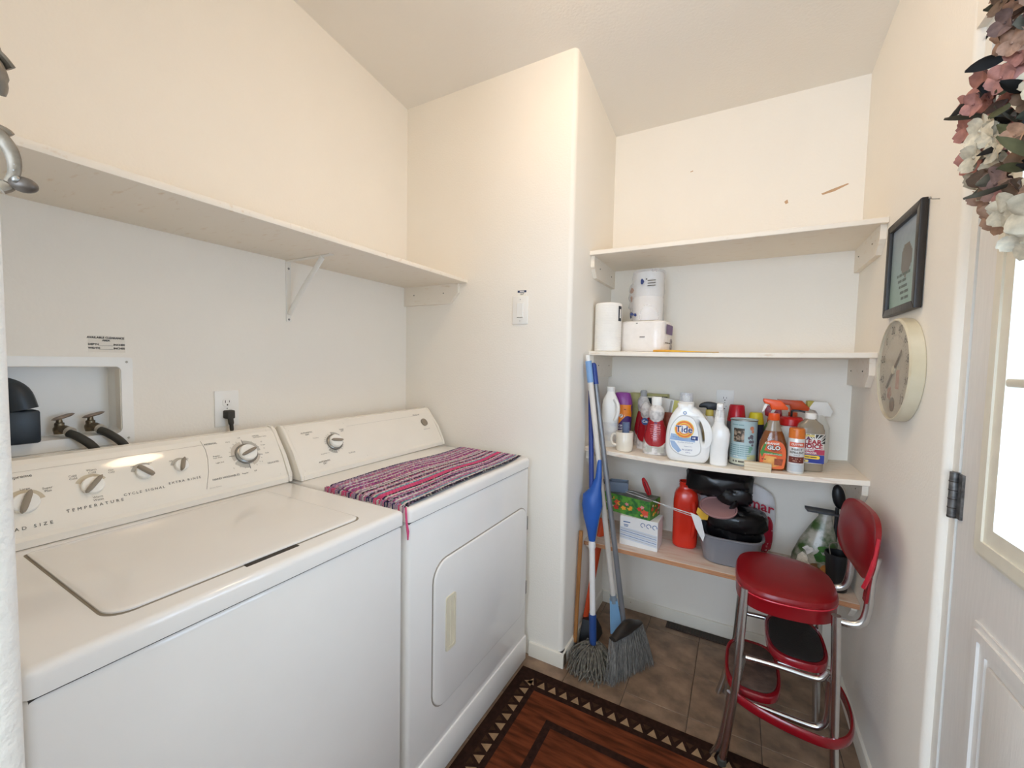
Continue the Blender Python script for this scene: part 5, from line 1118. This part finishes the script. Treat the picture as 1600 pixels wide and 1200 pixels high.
for k in range(420):
    u = rnd.random(); c = h0.lerp(h1, u)+Vector((rnd.uniform(-.016, .016), 0, -.004)); f = (u-.5)
    e = Vector((c.x+.030+.055*f+rnd.uniform(-.014, .014), c.y+.03*f-.040+rnd.uniform(-.01, .01), rnd.uniform(.003, .012))); m_ = c.lerp(e, .5)+Vector((.004, -.004, .004))
    mb.tube([c, m_, e], [.0012, .0013, .0008], 4)
obj('bristles', mb, mat('bristle_grey', '#8f8c86', .6, scale=160, col2='#4a4744', stretch=(1, 1, .06)), t, kind='stuff', smooth=60)
# twist mop with blue wringer
A, B = (.9435, .232, 1.213), (1.034, .098, .045)
t = thing('string_mop', 'blue and white string mop with a blue wringer cup and grey yarn head', 'mop', (1.03, .10, 0))
ro = lambda p: tuple(x-y for x, y in zip(p, (1.03, .10, 0)))
NB = mat('mop_blue', '#2a3f86', .35); MBL = mat('wringer_blue', '#2657a8', .35, var=.1)
pole(t, 'upper_pole', ro(A), ro(lerp(A, B, .56)), .0115, NB)
pole(t, 'pole', ro(lerp(A, B, .55)), ro(lerp(A, B, .92)), .013, mat('mop_white', '#e4e2e0', .35))
pole(t, 'lower_sleeve', ro(lerp(A, B, .86)), ro(B), .0165, mat('sleeve_blue', '#2c4a86', .4))
pole(t, 'collar', ro(lerp(A, B, .592)), ro(lerp(A, B, .612)), .016, mat('mop_white', '', .35))
# wringer: an open flared cup seen from its side
mb = MB(); rg = []
for s, w_, dp, off in ((.27, .009, .006, .040), (.34, .015, .012, .034), (.385, .027, .022, .018), (.41, .044, .034, .004), (.45, .048, .036, .002), (.50, .036, .028, -.002), (.55, .022, .018, 0), (.585, .0150, .0145, 0)):
    c = Vector(ro(lerp(A, B, s)))+Vector((off, 0, 0)); rg.append([c+Vector((w_*math.cos(a), dp*math.sin(a), 0)) for a in [2*PI*i/22 for i in range(22)]])
mb.loft(rg); obj('wringer_cup', mb, MBL, t)
mb = MB(); rnd = random.Random(4); b0 = Vector(ro((B[0], B[1], B[2]+.03)))
for k in range(240):
    a = rnd.uniform(0, 2*PI); q = rnd.uniform(.5, 1); ex, ey = .105*q*math.cos(a)*(1.05)+.012, .085*q*math.sin(a)-.045
    s0 = b0+Vector((.014*math.cos(a), .014*math.sin(a), rnd.uniform(-.01, .01)))
    p1 = b0+Vector((ex*.45, ey*.45, .008+rnd.uniform(-.015, .018))); p2 = b0+Vector((ex*.85+rnd.uniform(-.02, .02), ey*.85+rnd.uniform(-.02, .02), -.025+rnd.uniform(-.02, .02))); e = Vector((b0.x+ex*1.05+rnd.uniform(-.02, .02), b0.y+ey*1.1+rnd.uniform(-.02, .02), rnd.uniform(.003, .014)))
    if e.x+1.03 < XP+.022: e.x = XP+.024-1.03+rnd.uniform(0, .01)
    if p2.x+1.03 < XP+.022: p2.x = XP+.024-1.03
    mb.tube(smooth_line([s0, p1, p2, e], 3), .0026, 4)
obj('yarn', mb, mat('mop_yarn', '#857f72', .95, scale=120, col2='#4b463f', stretch=(1, 1, .2)), t, kind='stuff', smooth=60)
# wooden stick and orange handled dustpan
A, B = (.941, .160, .560), (.9375, .128, .006)
t = thing('wooden_stick', 'thin brown wooden stick standing against the side wall behind the mop', 'stick', B)
ro = lambda p: tuple(x-y for x, y in zip(p, B))
pole(t, 'shaft', ro(A), ro(lerp(A, B, .93)), .0095, mat('stick_wood', '#a5703f', .45, scale=20, var=.3, stretch=(3, 3, .3)))
pole(t, 'ferrule', ro(lerp(A, B, .925)), ro(lerp(A, B, .985)), .0085, STEEL)
A, B = (.985, .372, .56), (.942, .245, .06)
t = thing('orange_dustpan', 'orange handled dustpan with a black pan behind the mop pole', 'dustpan', (.96, .26, 0))
ro = lambda p: tuple(x-y for x, y in zip(p, (.96, .26, 0)))
mb = MB(); mb.tube([ro(A), ro(lerp(A, B, .5)), ro(B)], [.020, .016, .014], 12, .55); obj('handle', mb, mat('handle_orange', '#c9481f', .4, var=.08), t)
mb = MB(); mb.loft([[(-.025, -.06, z) if False else (x, y, z) for x, y in ((-.022+s*.0, -.075*s), (.05*s, -.07*s), (.055*s, .055*s), (-.022, .06*s))] for z, s in ((.001, 1), (.035, .9), (.10, .45))]); obj('pan', mb, BLACKP, t, smooth=20)

# ------------------------------------------------------------------ floor register
t = thing('floor_register', 'dark brown metal floor register along the alcove baseboard', 'register', (1.44, .556, 0))
BRN = mat('register_brown', '#3b2a20', .45, metal=.3)
mb = MB(); mb.box(-.16, .16, -.030, .030, .0003, .004, bev=.0015, seg=1); obj('plate', mb, BRN, t)
for k in range(22):
    mb = MB(); mb.box(-.150+.0137*k, -.142+.0137*k, -.020, .020, .0042, .0062); obj('louvre', mb, SEAM, t, smooth=0)

# ------------------------------------------------------------------ area rug
RX0, RX1, RY0, RY1, RZ = .775, 1.90, -1.95, -.084, .007
rg_ = thing('area_rug', 'dark brown and rust area rug with a triangle border in front of the dryer', 'rug', (0, 0, 0))
RB = mat('rug_dark', '#2e1c15', .95, scale=60, var=.3, bump=.4, bscale=300, spec=.1)
RF = mat('rug_rust', '#743b22', .95, scale=7, col2='#452211', fac=(.34, .66), stretch=(1, 7, 1), bump=.4, bscale=300, spec=.1)
RT = mat('rug_tan', '#94785a', .95, scale=60, var=.15, bump=.4, bscale=300, spec=.1)
RM = mat('rug_mid', '#3d2a1c', .95, scale=40, var=.4, bump=.4, bscale=300, spec=.1)
mb = MB(); mb.box(RX0, RX1, RY0, RY1, .0004, RZ, bev=.003, seg=2); obj('pile', mb, RB, rg_)
def rect_y(mb, x0, x1, y0, y1, z): mb.quad((x0, y0, z), (x1, y0, z), (x1, y1, z), (x0, y1, z)); return mb
mb = MB(); b1 = .104; rect_y(mb, RX0+b1, RX1-b1, RY0+b1, RY1-b1, RZ+.0004); obj('field', mb, RF, rg_, smooth=0)
mb = MB(); a, b = .205, .233
frame_prism(mb, [(0, 0)]*0 or [(RX0+a, RY0+a), (RX1-a, RY0+a), (RX1-a, RY1-a), (RX0+a, RY1-a)], [(RX0+b, RY0+b), (RX1-b, RY0+b), (RX1-b, RY1-b), (RX0+b, RY1-b)], 0, .0002)
for v in mb.bm.verts: v.co = Vector((v.co.x, v.co.z, RZ+.0007+(.0002 if v.co.y < .0001 else 0)))
obj('inner_band', mb, RB, rg_, smooth=0)
# triangles: base towards the rug edge, with small darker ones between; every one its own piece
def tri_piece(i, c, t_, n_, m, w_, h_):
    mb = MB(); c, t_, n_ = Vector(c), Vector(t_), Vector(n_)
    P_3 = [c-t_*w_, c+t_*w_, c+n_*h_]; z = RZ+.0005
    mb._add([(p.x, p.y, z) for p in P_3]+[(p.x, p.y, z-.0008) for p in P_3], [(0, 1, 2), (0, 3, 4, 1), (1, 4, 5, 2), (2, 5, 3, 0)])
    return obj('triangle', mb, m, rg_, smooth=0)
pit_ = .047; o0, o1 = .040, .084
def tri_side(p0, p1, nin):
    p0, p1 = Vector(p0), Vector(p1); d = p1-p0; n = int(d.length/pit_); t_ = d.normalized(); nin = Vector(nin)
    for i in range(n):
        c = p0+t_*((i+.5)*d.length/n)
        tri_piece(i, c+nin*(o1-.004), t_, -nin, RT, .017, .034)
        e = p0+t_*((i+1)*d.length/n)
        if i < n-1: tri_piece(i, e+nin*(o0+.001), t_, nin, RM, .014, .022)
tri_side((RX0+.05, RY1, 0), (RX1-.05, RY1, 0), (0, -1, 0)); tri_side((RX0, RY1-.05, 0), (RX0, RY0+.05, 0), (1, 0, 0)); tri_side((RX1, RY1-.05, 0), (RX1, RY0+.05, 0), (-1, 0, 0))

# ------------------------------------------------------------------ red step stool
st = thing('step_stool', 'red and chrome retro step stool with backrest by the alcove shelves', 'stool', (1.73, .03, 0))
OX, OY = 1.73, .03
def S(*p): return (p[0]-OX, p[1]-OY, p[2])
# seat: rounded front towards the room side, slightly tapering to the rear
def seat_ring(k, z):
    pts = []
    for j in range(56):
        a = 2*PI*j/56; c, s_ = math.cos(a), math.sin(a); e = 2.6
        x = .147*math.copysign(abs(c)**(2/e), c); y = .176*math.copysign(abs(s_)**(2/3.0), s_)*(1-.06*x/.147)
        pts.append((x*k-.008, y*k+.010, z))
    return pts
mb = MB(); mb.loft([seat_ring(k, z) for k, z in ((.96, .548), (.985, .550), (.99, .592), (1.0, .598), (1.0, .606), (.975, .615), (.90, .619), (.70, .6215), (.35, .6225), (.02, .6228))]); seat = obj('seat', mb, RED, st, smooth=30)
mb = MB(); mb.loft([seat_ring(k, z) for k, z in ((1.001, .5925), (1.006, .595), (1.001, .5975))], cap0=False, cap1=False); obj('piping', mb, mat('red_piping', '#c42c3a', .25), seat)
# legs
def bent(name, pts, r, m=CHROME, parent=st, n=12, k=5, **kw):
    mb = MB(); mb.tube(smooth_line([S(*p) for p in pts], k), r, n); return obj(name, mb, m, parent, **kw)
bent('leg', [(1.605, -.103, .604), (1.598, -.112, .45), (1.590, -.122, .27), (1.577, -.134, .15), (1.560, -.150, .0075)], .0125)
bent('leg', [(1.605, .158, .602), (1.598, .168, .45), (1.590, .178, .27), (1.577, .190, .15), (1.562, .205, .001)], .0125)
bent('leg', [(1.842, -.128, .600), (1.848, -.130, .45), (1.854, -.134, .22), (1.860, -.140, .10), (1.868, -.150, .0075)], .0125)
bent('leg', [(1.842, .175, .600), (1.848, .180, .45), (1.854, .186, .22), (1.862, .192, .001)], .0125)
# lower red hoop
hp = smooth_line([S(1.585, -.112, .232), S(1.65, -.142, .228), (1.75-OX, -.160-OY, .222), S(1.845, -.152, .216), S(1.902, -.09, .214), S(1.922, .03, .212), S(1.905, .15, .214), S(1.845, .205, .216), S(1.74, .215, .222), S(1.65, .20, .228), S(1.585, .168, .232)], 6)
mb = MB(); rg2 = []
for i, p in enumerate(hp):
    t_ = (hp[min(i+1, len(hp)-1)]-hp[max(i-1, 0)]).normalized(); n_ = Vector((t_.y, -t_.x, 0)).normalized()
    rg2.append([p+n_*a+Vector((0, 0, b)) for a, b in ((-.004, -.015), (.002, -.016), (.006, -.010), (.006, .010), (.002, .016), (-.004, .015))])
mb.loft(rg2); obj('foot_hoop', mb, REDM, st, smooth=50, label='curved red metal hoop round the legs')
# steps: red pans with ribbed treads
def step(cx, cy, z, hx, hy, tread, e=3.0):
    def rg3(k, zz, dz=0): return [((cx-OX)+hx*k*math.copysign(abs(math.cos(a))**(2/e), math.cos(a)), (cy-OY)+hy*k*math.copysign(abs(math.sin(a))**(2/e), math.sin(a)), zz) for a in [2*PI*i/44 for i in range(44)]]
    mb = MB(); mb.loft([rg3(k, zz) for k, zz in ((.96, z-.026), (.99, z-.024), (1, z-.004), (.98, z), (.90, z), (.88, z-.003), (.02, z-.003))]); p = obj('step_pan', mb, REDM, st, smooth=40)
    mb = MB(); mb.loft([rg3(k, zz) for k, zz in ((.86, z-.003), (.86, z+.001), (.84, z+.002), (.02, z+.002))]); obj('tread', mb, tread, p, smooth=40)
    return p
step(1.642, .055, .250, .088, .155, TREAD); step(1.762, .030, .412, .088, .140, TREAD2)
# swing frame of the steps
bent('step_leg', [(1.576, -.110, .236), (1.568, -.118, .16), (1.552, -.128, .06), (1.530, -.128, .0075)], .0115)
bent('step_leg', [(1.576, .178, .236), (1.568, .186, .16), (1.552, .192, .06), (1.536, .194, .001)], .0115)
for sy, q in ((-1, -.112), (1, .170)):
    bent('step_bracket', [(1.590, q, .222), (1.68, q, .222), (1.79, q, .220), (1.826, q, .232), (1.838, q, .275), (1.840, q, .385)], .0095, k=5)
    bent('step_bracket', [(1.615, q, .375), (1.70, q, .378), (1.79, q, .376), (1.820, q, .384), (1.836, q, .41)], .0090, k=5)
    mb = MB(); mb.tube([S(1.590, q, .236), S(1.612, q, .375)], .006, 8); obj('step_strut', mb, STEEL, st)
# backrest: padded curved panel on two bent tubes
def back(a, b, front):
    y = .022+.168*a; z = .806+.099*b
    x = 1.918+.10*(z-.80)-.012*a*a-.010*a
    q = 1-min(1, (a*a+b*b)**.5)**6
    return S(x-(.005+.012*q) if front else x+.008, y, z)
mb = MB(); rg4 = []
for k, front in [(.02, 1), (.3, 1), (.55, 1), (.75, 1), (.88, 1), (.95, 1), (.985, 1), (1.0, 1), (1.0, 0), (.97, 0), (.5, 0), (.02, 0)]:
    rg4.append([back(k*math.copysign(abs(math.cos(t))**.55, math.cos(t)), k*math.copysign(abs(math.sin(t))**.66, math.sin(t)), front) for t in [2*PI*i/48 for i in range(48)]])
mb.loft(rg4); bk_ = obj('backrest', mb, RED, st, smooth=50)
mb = MB(); mb.tube(smooth_line([S(1.922, -.149, .86), S(1.916, -.150, .80), S(1.908, -.142, .745), S(1.902, -.122, .700)], 5), [.004]*6+[.006]*5+[.006]*5, 8); obj('edge_rail', mb, mat('red_piping', '', .25), bk_)
for q in (-.108, .128):
    bent('back_tube', [(1.842, q*.95, .575), (1.880, q, .574), (1.908, q, .590), (1.919, q, .640), (1.922, q, .72), (1.932, q, .79)], .0112, k=5)
mb = MB(); mb.loft([[S(x+dx, q, z) for dx, q in ((-.003, -.126), (.003, -.126), (.003, -.094), (-.003, -.094))] for x, z in ((1.910, .655), (1.914, .70), (1.920, .77))]); obj('back_bracket', mb, REDM, st, smooth=20)
for x, y in ((1.560, -.150), (1.868, -.150)):
    mb = MB(); mb.lathe([(.0145, 0), (.0145, .018), (.0125, .02)], 14); f = obj('rubber_foot', mb, RUBBER, st); f.location = S(x, y, RZ+.0008)

# ------------------------------------------------------------------ dried flower wreath on the door
WC = Vector((DX-.050, -.955, 1.752))
wr = thing('flower_wreath', 'dried flower wreath in pink cream and dark leaves hung on the door', 'wreath', tuple(WC))
mb = MB(); ring_p = [(0, .225*math.cos(2*PI*i/40), .188*math.sin(2*PI*i/40)) for i in range(41)]; mb.tube(ring_p, .042, 10); obj('base_ring', mb, mat('twig_base', '#231c18', .9, scale=40, col2='#3f3124', bump=.8), wr)
rnd = random.Random(12)
def petal_mesh(n, r, w_, cup, seed):
    mb = MB(); q = random.Random(seed)
    for k in range(n):
        a0 = 2*PI*k/n+q.uniform(-.15, .15); ca, sa = math.cos(a0), math.sin(a0); rr_ = r*q.uniform(.85, 1.1); tw = q.uniform(-.3, .3)
        def f(u, v):
            e = (u-.60)/.42 if u > .60 else (u-.60)/.68
            ww = w_*math.sqrt(max(.02, 1-e*e)); s_ = (v-.5)*2*ww; d = rr_*u
            h = cup*(u*u)*r-.45*s_*s_/r+tw*s_*u+.002*k/n+.06*r*math.sin(6*v+k)
            return (d*ca-s_*sa, d*sa+s_*ca, h)
        mb.grid(f, 6, 4)
    mb.ell((0, 0, .0012), r*.12, r*.12, r*.10, 8, 5)
    return mesh_of(mb, 'flower', 80, recalc=False)
def leaf_mesh(l, w_, curl):
    mb = MB(); mb.grid(lambda u, v: (l*u, w_*math.sin(PI*min(1, .04+u*.94))**.8*(2*v-1), curl*u*u*l+.25*abs(2*v-1)*w_), 6, 4); return mesh_of(mb, 'leaf', 80, recalc=False)
FC = {'dusty_pink': '#a38370', 'cream': '#c4b9a3', 'mauve': '#7f6862', 'rose_pink': '#a8786e', 'brown_bloom': '#6d5848', 'peach': '#a3826c'}
fm = {}
for nm, hx in FC.items():
    for v_ in range(2):
        me = petal_mesh(5 if v_ else 4, .024 if v_ else .022, .0125 if v_ else .0135, .18 if v_ else .4, len(fm)*7+v_)
        me.materials.append(mat('petal_'+nm, hx, .85, scale=90, var=.25, spec=.15, obj_var=.18)); fm[nm, v_] = me
LF = {'dark_leaf': '#35362b', 'grey_leaf': '#5f594b', 'olive_leaf': '#504c33', 'brown_leaf': '#42312a', 'black_leaf': '#211f1d'}
lm = {}
for i, (nm, hx) in enumerate(LF.items()):
    me = leaf_mesh(.036+.006*(i % 3), .0085+.002*(i % 2), .25-.1*(i % 3)); me.materials.append(mat('leafm_'+nm, hx, .8, scale=50, var=.25, spec=.15, obj_var=.2)); lm[nm] = me
def ring_pt(a, ph, rad):
    c = Vector((0, math.cos(a), math.sin(a))); n_ = c*math.cos(ph)+Vector((-1, 0, 0))*math.sin(ph)
    return Vector((0, .225*math.cos(a)*(1-.30*max(0, math.sin(a))), .188*math.sin(a)))+n_*rad, n_, c
def orient(n_, spin):
    q = n_.to_track_quat('Z', 'Y'); return (q.to_matrix().to_4x4() @ Matrix.Rotation(spin, 4, 'Z')).to_euler()
kl = list(lm)
for i in range(290):
    a = rnd.uniform(1.5, 2*PI-1.5) if i > 180 else rnd.uniform(-1.6, 1.6); ph = rnd.uniform(-.7, 3.3)
    p, n_, c = ring_pt(a, ph, rnd.uniform(.035, .078)); p = Vector((min(p.x, .022), p.y, p.z))
    d = (n_+Vector((0, rnd.uniform(-.8, .8), rnd.uniform(-.9, .6)))).normalized()
    if d.x > .1: d = Vector((.1, d.y, d.z)).normalized()
    o = obj('leaf', lm[rnd.choice(kl)], None, wr); o.location = p
    q = d.to_track_quat('X', 'Z'); o.rotation_euler = (q.to_matrix().to_4x4() @ Matrix.Rotation(rnd.uniform(0, 6), 4, 'X')).to_euler(); s_ = rnd.uniform(.7, 1.2); o.scale = (s_, s_, s_)
kf = list(fm); wts = {'dusty_pink': 5, 'cream': 3, 'mauve': 3, 'rose_pink': 3, 'brown_bloom': 4, 'peach': 3}
pool = [k for k in kf for _ in range(wts[k[0]])]
for i in range(290):
    a = rnd.uniform(1.5, 2*PI-1.5) if i > 160 else rnd.uniform(-1.5, 1.5); ph = rnd.uniform(-.3, 3.0)
    p, n_, c = ring_pt(a, ph, rnd.uniform(.070, .100)); p = Vector((min(p.x, .012), p.y, p.z))
    k = rnd.choice(pool)
    if abs(a+.45) < .25 and rnd.random() < .75: k = ('cream', rnd.randint(0, 1))
    if abs(a-.75) < .15 and rnd.random() < .5: k = ('cream', rnd.randint(0, 1))
    if abs(a-.05) < .22 and rnd.random() < .6: k = ('rose_pink', rnd.randint(0, 1))
    o = obj('flower', fm[k], None, wr); o.location = p
    d = (n_*.7+Vector((-.75+rnd.uniform(-.3, .3), -.45+rnd.uniform(-.4, .4), -.25+rnd.uniform(-.4, .3)))).normalized(); o.rotation_euler = orient(d, rnd.uniform(0, 6)); s_ = rnd.uniform(.7, 1.15); o.scale = (s_, s_, s_)

# ------------------------------------------------------------------ old scuffs on the alcove wall
walls = bpy.data.objects['wall_alcove']
SCF = mat('scuff_brown', '#c4a07c', .7)
for pts in ([(1.835, 2.100), (1.87, 2.112), (1.925, 2.128), (1.93, 2.124), (1.88, 2.102), (1.84, 2.094)], [(1.70, 2.088), (1.712, 2.096), (1.716, 2.080), (1.706, 2.076)], [(1.30, 2.30), (1.312, 2.303), (1.313, 2.299), (1.301, 2.296)]):
    mb = MB(); sheet(mb, pts, D-.0006); obj('scuff_mark', mb, SCF, walls, smooth=0)
